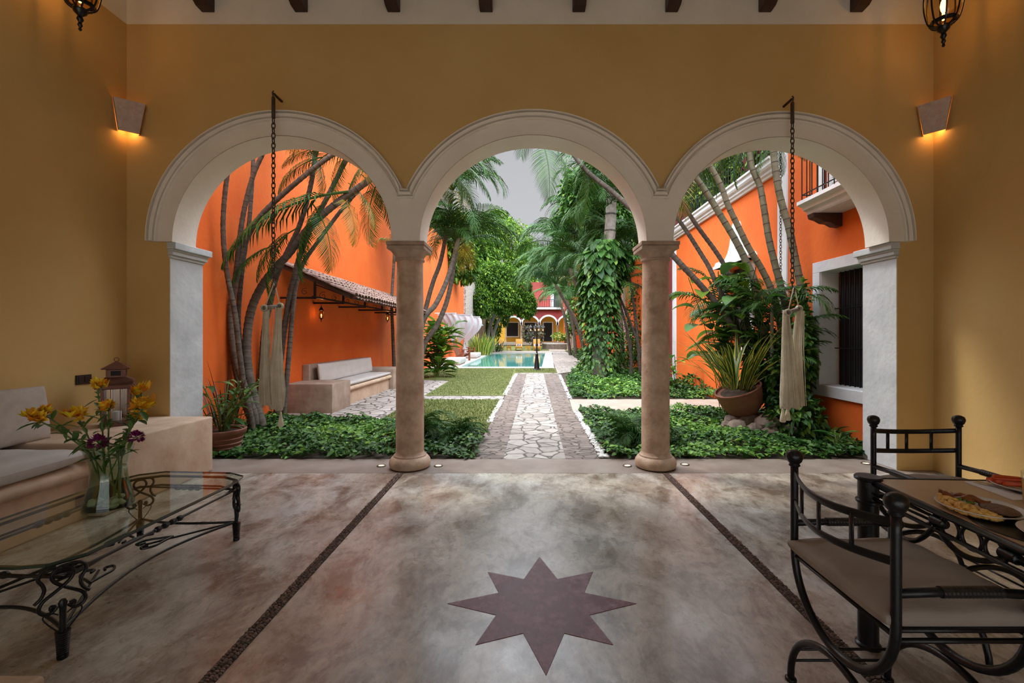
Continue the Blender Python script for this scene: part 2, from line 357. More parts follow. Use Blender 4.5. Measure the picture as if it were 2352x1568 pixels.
petalo = mat('streaked_orange_petal', (.75, .28, .01), .5, island=.25, trans=.2)
purple = mat('magenta_blossom', (.22, .01, .12), .6, island=.3)
stemg = mat('flower_stem', (.10, .16, .03), .5)
stonew = mat('vase_pebble', (.55, .56, .50), .5)
spiral = mat('ribbed_black_iron', (.014, .014, .015), .35)
pavC = paving('light_crazy_paving', 4.2, (.27, .25, .22), (.42, .395, .36), (.08, .07, .06), width=.06)
pavB = paving('brown_path_border', 7.5, (.14, .11, .09), (.24, .20, .17), (.05, .04, .03), stretch=(.75, 1.3, 1), width=.07)
pavL = paving('seating_flagstones', 4.2, (.32, .28, .25), (.46, .42, .38), (.07, .06, .05), width=.08)
# ================================================================ the room
YF, YM, YB = 4.72, 4.67, 5.0                     # wall face, moulding face, back of the arches
SPR = 2.423
ARCH = [(-2.581, 1.153, 1.112), (.062, 1.193, 1.121), (2.672, 1.134, 1.10)]
XL, XR = -4.257, 4.317
ZF = 4.74; ZC = 5.35; YR = -3.2
PC = [-1.28, 1.396]
def zlow(x):
    for c, rx, rz in ARCH:
        u = (x-c)/rx
        if abs(u) < 1: return SPR+rz*math.sqrt(1-u*u)
    return SPR
# floor
m = MB(); m.box(XL-.3, XR+.3, YR, 4.63, -.15, 0); struct(m, 'floor', concrete)
m = MB(); m.box(XL-.3, XR+.3, 4.63, 5.16, -.15, .001); m.box(XL-.3, XR+.3, 4.622, 4.632, -.1, .0015); struct(m, 'floor_threshold', threshold)
# side walls
for nm, x, s in (('wall_left', XL, -1), ('wall_right', XR, 1)):
    m = MB(); xa, xb = sorted((x, x+s*.3))
    m.box(xa, xb, YR, 5.2, 0, ZF); m.mi = 1; m.box(xa, xb, YR, 5.2, ZF, ZC)
    struct(m, nm, [ochre, whitep])
# arch wall
xs = []
edges = [XL, -3.80]
m = MB()
def span(x0, x1, zl0, zl1, zt, mi):
    m.mi = mi
    m.quad((x0, YF, zl0), (x1, YF, zl1), (x1, YF, zt), (x0, YF, zt))
    m.mi = 2
    m.quad((x1, YB, zl1), (x0, YB, zl0), (x0, YB, zt), (x1, YB, zt))
samp = [-3.80]
for c, rx, rz in ARCH:
    for k in range(49):
        samp.append(c-rx*math.cos(math.pi*k/48))
samp.append(3.93)
for a, b in zip(samp[:-1], samp[1:]):
    if b-a < 1e-5: continue
    mid = (a+b)/2; za, zb = zlow(a), zlow(b)
    if zlow(mid) == SPR: za = zb = SPR
    span(a, b, za, zb, ZF, 0)
    m.mi = 1
    m.quad((a, YF, ZF), (b, YF, ZF), (b, YF, ZC), (a, YF, ZC)); m.quad((b, YB, ZF), (a, YB, ZF), (a, YB, ZC), (b, YB, ZC))
    if zlow(mid) == SPR: m.quad((a, YB, SPR), (b, YB, SPR), (b, YF, SPR), (a, YF, SPR))
for a, b in ((XL, -3.80), (3.93, XR)):
    m.mi = 0; m.box(a, b, YF, YB+.2, 0, SPR); m.box(a, b, YF, YB, SPR, ZF); m.mi = 1; m.box(a, b, YF, YB, ZF, ZC)
m.mi = 0
o = struct(m, 'wall_arcade', [ochre, whitep, orange])
# white soffits, one per arch, and mouldings (profile swept round each arch, mitred at the columns)
def prof(u):
    p = .0
    pts = ((0, .05), (.155, .05), (.160, .075), (.172, .082), (.180, .046), (.190, .046), (.200, .080), (.215, .094), (.232, .097), (.244, .085), (.246, .060), (.256, .060), (.260, .104), (.272, .104), (.274, .0))
    for (a, pa), (b, pb) in zip(pts[:-1], pts[1:]):
        if a <= u <= b: return pa+(pb-pa)*(u-a)/(b-a)
    return 0
offs = [0, .05, .1, .15, .155, .160, .166, .172, .180, .190, .200, .207, .215, .224, .232, .240, .244, .246, .256, .260, .266, .272, .274]
ZJ = 2.87
def dq(q): return q if q < .155 else .155+(q-.155)*.756
for ai, (c, rx, rz) in enumerate(ARCH):
    lo = PC[ai-1] if ai > 0 else None; hi = PC[ai] if ai < 2 else None
    rows = []; nA = 96
    m = MB()
    for d in offs:
        A, B = rx+dq(d), rz+dq(d)
        a1 = math.pi; a0 = 0.0
        if lo is not None and c-A < lo: a1 = math.acos(max(-1, min(1, (lo-c)/A)))
        if hi is not None and c+A > hi: a0 = math.acos(max(-1, min(1, (hi-c)/A)))
        row = []
        for k in range(nA+1):
            t = k/nA; a = a1+(a0-a1)*t
            x = c+A*math.cos(a); z = SPR+B*math.sin(a); u = d
            for pc in PC:
                if abs(x-pc) < .45 and (z < ZJ+.004 or (z < ZJ+.09 and abs(x-pc) < .09-.61*(z-ZJ))): u = min(u, .15)
            row.append((x, YF-prof(max(0, u)), z))
        rows.append(row)
    for i in range(len(rows)-1):
        n0 = len(m.v)
        m.v += rows[i]+rows[i+1]
        for k in range(nA):
            m.f.append((n0+k, n0+k+1, n0+nA+1+k+1, n0+nA+1+k)); m.m.append(0)
    # end faces at the outer springing
    for side in ((0, lo is None), (nA, hi is None)):
        if side[1]:
            pts = [r[side[0]] for r in rows]
            m.poly([(p[0], YF, SPR) for p in (pts[0], pts[-1])]+[(p[0], p[1], p[2]) for p in reversed(pts)])
    # soffit
    r1 = [(c+rx*math.cos(math.pi*(1-k/nA)), YM, SPR+rz*math.sin(math.pi*k/nA)) for k in range(nA+1)]
    r2 = [(p[0], YB+.005, p[2]) for p in r1]
    n0 = len(m.v); m.v += [(p[0], p[1], p[2]-.004) for p in r1+r2]
    for k in range(nA): m.f.append((n0+k, n0+k+1, n0+nA+2+k, n0+nA+1+k)); m.m.append(0)
    struct(m, 'trim_%d' % (ai+1), whitep, autos=28)
for k, pc in enumerate(PC):
    mb_ = MB(); us_ = [q for q in offs if q >= .155]+[.2738]; n0_ = 0
    for q in us_:
        zz_ = ZJ+(q-.155)*.756; hw = .092-.46*(q-.155); mb_.v += [(pc-hw, YF-prof(q)-.001, zz_), (pc+hw, YF-prof(q)-.001, zz_)]
    for q in range(len(us_)-1): mb_.f.append((q*2, q*2+1, q*2+3, q*2+2)); mb_.m.append(0)
    nn = len(mb_.v)
    for q in range(len(us_)-1):
        for e in (0, 1):
            a_, b_ = mb_.v[q*2+e], mb_.v[q*2+2+e]; mb_.quad(a_, b_, (b_[0], YF, b_[2]), (a_[0], YF, a_[2]))
    mb_.poly([(pc-.143, YM+.0015, SPR), (pc+.143, YM+.0015, SPR), (pc+.05, YM+.0015, SPR+.55), (pc-.05, YM+.0015, SPR+.55)]); struct(mb_, 'trim_%d' % (11+k), whitep)
# pillar fronts between the arches are part of the mouldings above; underside closers
# piers with caps
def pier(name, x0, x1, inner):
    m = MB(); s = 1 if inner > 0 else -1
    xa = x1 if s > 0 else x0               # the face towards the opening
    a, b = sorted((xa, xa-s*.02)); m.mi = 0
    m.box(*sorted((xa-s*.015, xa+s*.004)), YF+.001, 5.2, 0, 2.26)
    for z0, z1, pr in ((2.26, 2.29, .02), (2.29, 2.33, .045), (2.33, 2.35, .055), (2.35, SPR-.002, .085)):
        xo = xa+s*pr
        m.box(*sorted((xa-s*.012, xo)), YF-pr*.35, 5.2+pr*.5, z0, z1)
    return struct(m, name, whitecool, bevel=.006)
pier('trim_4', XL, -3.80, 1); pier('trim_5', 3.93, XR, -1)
# the outdoor face of the piers
# roof slab and beams
m = MB(); m.box(XL-.3, XR+.3, YR, 5.1, ZC, ZC+.2); struct(m, 'ceiling', whitep)
bx = [475, 689, 901, 1113, 1325, 1538, 1752, 1962]
def beam():
    root = empty('ceiling_beam')
    mb = MB(); mb.box(-.075, .075, YR-YF+.02, 0, .22, .42); mb.build('beam', wooddark, root, bevel=.01)
    mb = MB(); pr = [(0, -.01), (-.10, -.005), (-.16, .03), (-.20, .09), (-.27, .11), (-.34, .15), (-.38, .22), (0, .22)]
    mb.loft([[(x, y, z) for y, z in pr] for x in (-.068, .068)], cap=True); mb.build('corbel', wooddark, root, bevel=.008)
    return root
b0 = beam(); ords = ['leftmost', 'second from the left', 'third from the left', 'fourth from the left, left of the middle arch crown', 'fourth from the right, right of the middle arch crown', 'third from the right', 'second from the right', 'rightmost']
for i, px in enumerate(bx):
    o = b0 if i == 0 else copy_tree(b0)
    pz = P(px+4, 27, YF); o.location = (pz.x, YF, pz.z)
    tag(o, 'dark carved timber beam end on the white frieze, '+ords[i], 'ceiling beam', 'timber beams along the ceiling')
# columns
def column(name, x, lab):
    root = empty(name, (x, 4.85, 0))
    mb = MB(); mb.lathe([(.19, 0), (.213, .015), (.222, .05), (.215, .085), (.195, .115), (.175, .125), (.172, .14), (.158, .15), (.150, .175)], n=48); mb.build('base', stonecol, root, autos=40)
    mb = MB(); mb.lathe([(.149-.010*k/12+.003*math.sin(math.pi*k/12), .17+(2.235-.17)*k/12) for k in range(13)], n=48); mb.build('shaft', stonecol, root, autos=40)
    mb = MB(); mb.lathe([(.139, 2.20), (.139, 2.235), (.155, 2.24), (.158, 2.25), (.155, 2.26), (.150, 2.265), (.152, 2.28), (.170, 2.31), (.192, 2.335), (.20, 2.345)], n=48)
    mb.build('capital', stonecap, root, autos=40)
    mb = MB(); mb.box(-.195, .195, -.195, .195, 2.342, 2.382); mb.box(-.202, .202, -.202, .202, 2.384, SPR+.002); mb.build('abacus', stonecap, root, bevel=.006)
    tag(root, lab, 'column'); return root
column('stone_column', PC[0], 'round weathered stone column between the pool view and the red-orange wall with bench')
column('stone_column', PC[1]+.004, 'round weathered stone column beside the paved path, below the springing of the right arch')
# sconces across the corners
def sconce(name, a, b, zt, zb, s):
    root = empty(name, (a[0], a[1], 0))
    A = Vector((*a, 0)); B = Vector((*b, 0)); d = (B-A); n = Vector((s*.75, -.66, 0)).normalized(); mid = (A+B)/2
    w1 = d.length/2; d.normalize(); w0 = w1*.66
    mb = MB()
    def V(u, z, t): 
        p = mid+d*u+n*(t); return (p.x-a[0], p.y-a[1], z)
    f = [V(-w1, zt, .06), V(w1, zt, .06), V(w0, zb, -.03+.05), V(-w0, zb, -.03+.05)]
    g = [V(-w1, zt, .035), V(w1, zt, .035), V(w0, zb, -.005), V(-w0, zb, -.005)]
    mb.loft([f, g], cap=True)
    cn = (XL if s > 0 else XR, YF)
    for sg, W_ in ((-1, A), (1, B)):
        q0 = (W_.x+(cn[0]-W_.x)*.36-a[0], W_.y+(cn[1]-W_.y)*.36-a[1], zb); q1 = (W_.x-a[0], W_.y-a[1], zt); pa_ = V(sg*w1, zt, .04); pb_ = V(sg*w0, zb, .01)
        mb.poly([pa_, pb_, q0, q1]); mb.poly([q1, q0, pb_, pa_])
    mb.build('shade', sconcem, root, bevel=.004)
    mb = MB(); c = mid+n*-.035; mb.tube([(c.x-a[0], c.y-a[1], zb+.05), (c.x-a[0], c.y-a[1], zt-.09)], .018, 8); mb.build('bulb', bulbs, root)
    pl = bpy.data.lights.new('sconce_lamp', 'POINT'); pl.energy = .8; pl.color = (1, .50, .16); pl.shadow_soft_size = .02
    po = bpy.data.objects.new('sconce_lamp', pl); COL.objects.link(po); po.parent = root; po.location = (c.x-a[0]+n.x*.022, c.y-a[1]+n.y*.022, zb+.02)
    return root
tag(sconce('wall_sconce', (XL+.004, 4.556), (-4.063, YF-.004), 3.868, 3.555, 1), 'stone wall sconce glowing above and below in the corner over the long bench', 'wall light')
tag(sconce('wall_sconce', (4.151, YF-.004), (XR-.004, 4.512), 3.85, 3.545, -1), 'stone wall sconce glowing below only, in the corner above the dining chairs', 'wall light')
# iron ceiling lanterns on brackets
def coach_lantern(name='hanging_lantern'):
    root = empty(name)
    mb = MB(); mb.lathe([(.006, 0), (.016, .012), (.010, .03), (.022, .05), (.014, .075), (.030, .10), (.020, .13), (.055, .16), (.062, .185), (.052, .20)], n=12); mb.build('finial', iron, root, autos=40)
    mb = MB(); mb.lathe([(.100, .215), (.122, .22), (.126, .245), (.118, .25), (.100, .25)], n=8, cap=False)
    mb.lathe([(.10, .62), (.150, .625), (.152, .65), (.11, .70), (.07, .76), (.035, .80), (.02, .84), (.03, .86), (.008, .90)], n=8)
    rb = [(.058, .19), (.125, .235), (.158, .34), (.166, .44), (.158, .54), (.14, .63)]
    for k in range(8):
        a = 2*math.pi*k/8+.2; mb.tube(smooth_path([(r*math.cos(a), r*math.sin(a), z) for r, z in rb], 4), .0085, 5)
    mb.build('cage', iron, root, autos=40)
    mb = MB(); mb.lathe([(.05, .20), (.115, .24), (.150, .34), (.158, .44), (.15, .54), (.135, .62)], n=24, cap=False); mb.build('glass', amber, root, smooth=True)
    mb = MB(); mb.lathe([(.012, .25), (.012, .32), (.024, .345), (.030, .38), (.022, .42), (.006, .45)], n=12); mb.build('bulb', bulb, root, smooth=True)
    return root
for px, py, Y, s, lb in ((184, 71, 3.90, -1, 'black iron lantern cut by the top frame edge, above the long cushioned bench'), (2167, 108, 4.12, 1, 'black iron lantern with glowing amber glass, above the dining table corner')):
    o = coach_lantern('coach_lantern'); p = P(px, py, Y); o.location = p; o.scale = (.84, .84, 1)
    xw = ((XL if s < 0 else XR)-p.x)/.84
    mb = MB(); mb.tube(smooth_path([(xw, 0, .75), (xw*.6, 0, .98), (xw*.25, 0, 1.12), (0, 0, 1.08), (0, 0, .88)], 6), .012, 8); mb.lathe([(.05, -.012), (.06, 0), (.05, .012)], n=16)
    mb.v = [v if i < len(mb.v)-48 else (xw-s*.012+v[2]*1.0, v[0], v[1]+.75) for i, v in enumerate(mb.v)]
    mb.build('bracket', iron, o)
    tag(o, lb, 'lantern')
    pl = bpy.data.lights.new('lantern_lamp', 'POINT'); pl.energy = 1.6; pl.color = (1, .62, .28); pl.shadow_soft_size = .03
    po = bpy.data.objects.new('lantern_lamp', pl); COL.objects.link(po); po.parent = o; po.location = (0, 0, .50)
# floor strips of set pebbles and star inlay
rnd = random.Random(3)
for nm, xc in (('floor_pebble_strip', -1.316), ('floor_pebble_strip', 1.437)):
    mb = MB(); mb.box(xc-.034, xc+.034, YR+.3, 4.60, -.01, .0025)
    y = .9
    mb.mi = 1
    while y < 4.58:
        for q in (-1, 0, 1):
            x = xc+q*.021+rnd.uniform(-.005, .005)
            mb.ball((x, y+rnd.uniform(-.003, .003), .003), .012, 6, 4, (.95, .38, .5+rnd.random()*.4))
        y += .0115
    o = mb.build('pebble_strip', [soil, pebd], None); tag(o, 'narrow strip of dark pebbles set in the floor, '+('running to the column beside the sitting area' if xc < 0 else 'running to the column beside the dining chairs'), 'pebble strip', kind='structure')
mb = MB(); pts = []
cx_, cy_ = .079, 2.363
for k in range(16):
    a = math.pi/2-k*math.pi/8
    r = (.503 if k % 4 == 0 else .449) if k % 2 == 0 else .257
    pts.append((cx_+r*math.cos(a), cy_+r*math.sin(a), .0022))
ctr = (cx_, cy_, .0022)
for k in range(16): mb.poly([ctr, pts[(k+1) % 16], pts[k]])
n0 = len(mb.v)
for k in range(16):
    a, b = pts[k], pts[(k+1) % 16]; mb.quad(a, b, (b[0], b[1], -.002), (a[0], a[1], -.002))
tag(mb.build('star_inlay', starm), 'worn purple eight-pointed star set into the polished concrete floor', 'floor inlay')
# recessed floor lights
fl = None
for px, py, lb in ((876, 1070, 'just left of the first column foot'), (1007, 1070, 'just right of the first column foot'), (1441, 1070, 'just before the second column, at the path edge'), (1573, 1067, 'just past the second column, under the right arch'), (1989, 1065, 'at the foot of the white pier')):
    if fl is None:
        fl = empty('floor_light'); mb = MB(); mb.lathe([(.050, 0), (.050, .006), (.046, .009), (.034, .009), (.033, .004)], n=28, cap=False); mb.build('ring', flring, fl, smooth=True)
        mb = MB(); mb.lathe([(.034, .0), (.034, .005)], n=24); mb.build('lens', flglow, fl); o = fl
    else: o = copy_tree(fl)
    o.location = G(px, py)+Vector((0, 0, .001)); tag(o, 'round floor light in the threshold, '+lb, 'floor light', 'recessed floor lights')
# rear: unseen end wall, its wide doorway added and sized to light the room
mb = MB(); mb.box(XL-.3, -3.4, YR-.3, YR, 0, ZC); mb.box(3.4, XR+.3, YR-.3, YR, 0, ZC); mb.box(-3.4, 3.4, YR-.3, YR, 2.5, ZC); struct(mb, 'wall_rear', ochre)
mb = MB(); mb.box(-14, 14, -22, YR, -.12, -.02); struct(mb, 'ground_rear_bounce', pathc)  # unseen ground added to bounce light in through the doorway
# switch plate
mb = MB(); mb.box(XL, XL+.012, 4.183, 4.329, .965, 1.055); mb.box(XL+.012, XL+.016, 4.20, 4.25, .98, 1.04); mb.box(XL+.012, XL+.016, 4.26, 4.31, .98, 1.04)
tag(mb.build('switch_plate', blackpl, bevel=.002), 'small black socket plate on the yellow wall behind the lantern', 'switch plate')
# ================================================================ the courtyard
XW, XE = -4.5, 4.42
mb = MB(); mb.box(-14, 14, 5.16, 70, -.3, -.03); struct(mb, 'ground', soil)
def slab(name, pts, z0, z1, m_, **k):
    mb = MB(); mb.loft([[(x, y, z0) for x, y in pts], [(x, y, z1) for x, y in pts]], cap=True); return struct(mb, name, m_, **k)
slab('path_centre', [(-.278, 5.16), (.45, 5.16), (.50, 9), (.62, 17), (-.02, 17)][:5], -.1, .0, pavC)
slab('path_border_left', [(-.652, 5.16), (-.278, 5.16), (-.02, 17), (-.384, 17)], -.1, .004, pavB)
slab('path_border_right', [(.45, 5.16), (.84, 5.16), (.90, 9), (1.18, 17), (.62, 17), (.50, 9)], -.1, .004, pavB)
slab('path_far', [(-.384, 17), (1.18, 17), (1.5, 17.5), (3.2, 20), (3.3, 30), (3.6, 38), (3.7, 52), (2.2, 52), (2.2, 38), (1.62, 30), (1.26, 19.6), (1.18, 17.35), (-.37, 17.35)], -.1, .006, pavC)
slab('path_crossing', [(.87, 8.45), (4.42, 8.45), (4.42, 10.05), (.95, 10.05)], -.1, .008, pathc)
slab('path_lawn_strip', [(-2.45, 9.95), (-.56, 9.95), (-.54, 10.6), (-2.45, 10.6)], -.1, .008, pavC)
slab('path_seating', [(-4.5, 7.55), (-2.5, 7.55), (-2.45, 14.2), (-3.6, 14.6), (-4.5, 14.6)], -.1, .008, pavL)
slab('lawn_near', [(-2.5, 6.6), (-.62, 6.6), (-.56, 9.95), (-2.5, 9.95)], -.1, .018, grassm)
slab('lawn_middle', [(-2.45, 10.6), (-.54, 10.6), (-.37, 17.35), (1.18, 17.35), (1.22, 19.75), (-4.5, 19.75), (-4.5, 14.9), (-2.5, 14.3)], -.1, .018, grassm)
def grass_tufts(name, x0, x1, y0, y1, n, seed, lab, h=.035):
    r = np.random.RandomState(seed); X = r.uniform(x0, x1, n); Y = r.uniform(y0, y1, n); a = r.uniform(0, 6.28, n); hh = r.uniform(.5, 1.1, n)*h
    dx = np.cos(a)*.006; dy = np.sin(a)*.006; lx = r.normal(0, .012, n); ly = r.normal(0, .012, n)
    V = np.empty((n, 3, 3)); V[:, 0] = np.stack([X-dx, Y-dy, X*0+.012], 1); V[:, 1] = np.stack([X+dx, Y+dy, X*0+.012], 1); V[:, 2] = np.stack([X+lx, Y+ly, .018+hh], 1)
    me = bpy.data.meshes.new(name); me.vertices.add(3*n); me.vertices.foreach_set('co', V.reshape(-1)); me.loops.add(3*n); me.loops.foreach_set('vertex_index', np.arange(3*n, dtype=np.int32))
    me.polygons.add(n); me.polygons.foreach_set('loop_start', np.arange(n, dtype=np.int32)*3); me.materials.append(grassb); me.update(calc_edges=True)
    o = bpy.data.objects.new(name, me); COL.objects.link(o); tag(o, lab, 'grass', kind='stuff')
grassb = mat('grass_blade', (.11, .16, .03), .6, island=.4, trans=.2)
grass_tufts('grass', -2.48, -.62, 6.7, 9.93, 9000, 5, 'short grass of the small near lawn patch left of the path')
grass_tufts('grass', -2.42, -.55, 10.65, 19.6, 12000, 6, 'short grass of the larger lawn in front of the pool')
grass_tufts('grass', -4.45, -2.42, 15.0, 19.6, 6000, 7, 'short grass in the lawn corner by the orange wall and daybed')
grass_tufts('grass', -.5, 1.15, 17.45, 19.6, 2500, 9, 'short grass of the lawn corner around the lamp post')
# white pebble edging
r = random.Random(8)
def pebble_edge(pa, pb, n, wd, lab):
    mb = MB()
    for i in range(n):
        t = r.random(); x = pa[0]+(pb[0]-pa[0])*t+r.uniform(-wd, wd); y = pa[1]+(pb[1]-pa[1])*t
        s = r.uniform(.014, .03); mb.ball((x, y, .012), s, 6, 4, (1, r.uniform(.7, 1.2), .6))
    tag(mb.build('pebbles', pebw, smooth=True), lab, 'pebbles', kind='stuff')
pebble_edge((.90, 5.2), (.94, 8.4), 420, .05, 'white pebble edging between the path and the near ivy bed')
pebble_edge((-.63, 7.3), (-.57, 9.9), 260, .04, 'white pebble edging between the path and the near lawn')
pebble_edge((-.55, 10.7), (-.42, 16.9), 380, .05, 'white pebble edging between the path and the far lawn')
pebble_edge((.98, 10.1), (1.2, 16.5), 300, .04, 'white pebble edging along the far ivy bed')
# left wall, awning side
mb = MB(); mb.box(XW-.35, XW, 5.0, 31.4, -.1, 6.6); struct(mb, 'wall_courtyard_left', orange)
mb = MB(); mb.box(XL-.35, XW+.02, 5.0, 5.25, -.1, 5.5); 
mb = MB(); mb.box(XW-.3, XW+.16, 31.4, 37, -.1, 8.2)
struct(mb, 'wall_rubble', rubble)
mb = MB(); mb.box(XW-.1, XW+.5, 37, 46, -.1, 5.2); struct(mb, 'wall_brown', brownwall)
# right buildings
mb = MB()
def wall_x(x0, x1, y0, y1, z0, z1, holes, mb):
    """wall slab whose visible side is x0, with rectangular holes (y0, y1, z0, z1)"""
    ys = sorted({y0, y1, *[h[0] for h in holes], *[h[1] for h in holes]}); zs = sorted({z0, z1, *[h[2] for h in holes], *[h[3] for h in holes]})
    for a, b in zip(ys[:-1], ys[1:]):
        for c, d in zip(zs[:-1], zs[1:]):
            if any(h[0] <= a and b <= h[1] and h[2] <= c and d <= h[3] for h in holes): continue
            mb.quad((x0, b, c), (x0, a, c), (x0, a, d), (x0, b, d)); mb.quad((x1, a, c), (x1, b, c), (x1, b, d), (x1, a, d))
    for h in holes:
        a, b, c, d = h
        mb.quad((x0, a, c), (x1, a, c), (x1, a, d), (x0, a, d)); mb.quad((x0, b, d), (x1, b, d), (x1, b, c), (x0, b, c))
        mb.quad((x0, a, c), (x0, b, c), (x1, b, c), (x1, a, c)); mb.quad((x0, a, d), (x1, a, d), (x1, b, d), (x0, b, d))
    mb.quad((x0, y0, z0), (x1, y0, z0), (x1, y0, z1), (x0, y0, z1)); mb.quad((x0, y1, z1), (x1, y1, z1), (x1, y1, z0), (x0, y1, z0))
    mb.quad((x0, y0, z1), (x1, y0, z1), (x1, y1, z1), (x0, y1, z1))
WIN = (5.42, 6.67, .70, 2.385); BD = (5.45, 6.62, 3.32, 5.6); HW = (8.75, 9.9, 1.2, 2.9)
wall_x(XE, XE+.4, 5.0, 7.62, -.1, 7.2, [WIN, BD], mb); struct(mb, 'wall_balcony_house', orange)
mb = MB(); wall_x(XE, XE+.4, 7.62, 13.3, -.1, 4.42, [HW], mb); struct(mb, 'wall_terrace_house', orange)
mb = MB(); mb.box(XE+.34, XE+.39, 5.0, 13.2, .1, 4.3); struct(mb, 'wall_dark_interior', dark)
mb = MB(); mb.box(XE-.03, XE+.02, 7.52, 7.80, 0, 7.2); mb.box(XE-.03, XE+.02, 13.15, 13.45, 0, 4.42); struct(mb, 'trim_6', whitetrim, bevel=.008)
# cornice of the terrace house
mb = MB()
cor = [(0, 4.30), (-.05, 4.30), (-.06, 4.34), (-.09, 4.36), (-.09, 4.40), (-.13, 4.43), (-.15, 4.47), (-.15, 4.54), (-.18, 4.56), (-.18, 4.60), (0, 4.60)]
mb.loft([[(XE+x, y, z) for x, z in cor] for y in (7.80, 13.6)], cap=True); struct(mb, 'trim_7', whitetrim)
mb = MB(); mb.box(XE, 9, 7.6, 14, 4.40, 4.58); struct(mb, 'floor_terrace', pathc)
# terrace railing
def railing(name, p0, p1, z0, h, step, lab, thick=.008):
    root = empty(name, p0); d = Vector(p1)-Vector(p0); n = max(2, int(d.length/step)); mb = MB()
    for k in range(n+1):
        q = d*(k/n); mb.tube([(q.x, q.y, 0), (q.x, q.y, h)], thick, 5)
    mb.build('balusters', iron, root)
    mb = MB(); mb.tube([(0, 0, h), (d.x, d.y, h)], thick*2, 6); mb.tube([(0, 0, .06), (d.x, d.y, .06)], thick*1.4, 6); mb.build('rails', iron, root)
    tag(root, lab, 'railing'); return root
railing('terrace_railing', (XE-.05, 7.85, 4.60), (XE-.05, 13.5, 4.60), 0, .95, .12, 'black iron railing along the roof terrace above the white cornice', .009)
mb = MB(); mb.box(XE+1.6, XE+2, 8, 14.5, 4.58, 7.4); struct(mb, 'wall_terrace_back', redp)
# beyond: red wall, orange wing, white arcade
mb = MB(); mb.box(XE+.02, XE+.4, 13.45, 16.2, -.1, 5.2); struct(mb, 'wall_red', redp)
mb = MB(); mb.box(XE+.05, XE+.4, 16.2, 36.5, -.1, 4.6); struct(mb, 'wall_orange_wing', orange)
mb = MB(); mb.box(XE-.08, XE+.05, 16.2, 16.45, 0, 4.6); mb.box(XE-.08, XE+.05, 20.2, 20.4, 0, 4.6); struct(mb, 'trim_8', whitetrim)
# white arcade wing (pointed openings) facing the path
mb = MB(); mb.box(XE-.5, XE+.4, 36.5, 37.3, -.1, 5.3); mb.box(XE-.5, XE+.4, 46.8, 47.6, -.1, 5.3); mb.mi = 1
mb.box(XE-.5, XE+.4, 37.3, 46.8, 4.2, 5.3); struct(mb, 'wall_arcade_wing', [orange_deep, redp])
aw = empty('garden_arcade', (XE-.4, 37.3, 0)); 
for k in range(4):
    y0 = k*2.37; mb = MB(); ring = []
    for t in range(17):
        a = math.pi*t/16; ring.append((y0+1.18-1.0*math.cos(a), 2.6+1.25*math.sin(a)**.8))
    out = [(y0, 2.6), (y0, 4.2), (y0+2.37, 4.2), (y0+2.37, 2.6)]
    for t in range(16):
        (a0, z0), (a1, z1) = ring[t], ring[t+1]
        mb.quad((0, a0, z0), (0, a1, z1), (0, a1, 4.2), (0, a0, 4.2)); mb.quad((.3, a1, z1), (.3, a0, z0), (.3, a0, 4.2), (.3, a1, 4.2)); mb.quad((0, a0, z0), (.3, a0, z0), (.3, a1, z1), (0, a1, z1))
    mb.box(0, .3, y0, y0+.18, 2.6, 4.2); mb.box(0, .3, y0+2.19, y0+2.37, 2.6, 4.2); mb.build('arch', whitetrim, aw)
for k in range(5):
    mb = MB(); mb.lathe([(.22, 0), (.22, .12), (.16, .16), (.14, 2.35), (.19, 2.42), (.2, 2.6)], (.12, k*2.37, 0), n=14); mb.build('column', stonecap, aw, autos=40)
tag(aw, 'distant row of white arches on stone columns facing the far path', 'arcade')
mb = MB(); mb.box(XE+1.5, XE+1.8, 36, 48, 0, 5.3); struct(mb, 'wall_arcade_back', orange_deep)
# far terrace and facade
FY = 50.0; FZ = .80
mb = MB(); pr = [(43.5, 0), (46, .12), (49, .45), (52, FZ)]
for (a, za), (b, zb) in zip(pr[:-1], pr[1:]): mb.quad((-8, a, za), (5.2, a, za), (5.2, b, zb), (-8, b, zb))
mb.quad((-8, 52, FZ), (5.2, 52, FZ), (5.2, 60, FZ), (-8, 60, FZ)); struct(mb, 'lawn_far', grassm)
mb = MB()
for (a, za), (b, zb) in zip(pr[:-1], pr[1:]): mb.quad((2.2, a, za+.015), (3.8, a, za+.015), (3.8, b, zb+.015), (2.2, b, zb+.015))
struct(mb, 'path_far_slope', pathc)
FX = 49.0
def fx(px): return (px-CX)*FX/F
def fz(py): return H-(py-CY)*FX/F
cols = [1160, 1197.5, 1238.5, 1280.5, 1323]
mb = MB(); zs_, zt_ = fz(745.5), fz(710.5)
xs = []
for i in range(4):
    a, b = fx(cols[i]+2), fx(cols[i+1]-2); c = (a+b)/2; rx = (b-a)/2; rz = min(rx, fz(726.5)-zs_)
    for k in range(25):
        xs.append((c-rx*math.cos(math.pi*k/24), zs_+rz*math.sin(math.pi*k/24)))
for (a, za), (b, zb) in zip(xs[:-1], xs[1:]):
    mb.quad((a, FX, za), (b, FX, zb), (b, FX, zt_), (a, FX, zt_)); mb.quad((a, FX, za), (a, FX+.4, za), (b, FX+.4, zb), (b, FX, zb))
mb.box(fx(1100), fx(1340), FX+3.2, FX+3.6, zt_, zt_+3.4)
struct(mb, 'wall_far_facade', redp)
mb = MB(); mb.box(fx(1095), fx(1160), FX, FX+.4, FZ-.3, zt_); struct(mb, 'wall_far_side', yellowp)
mb = MB()
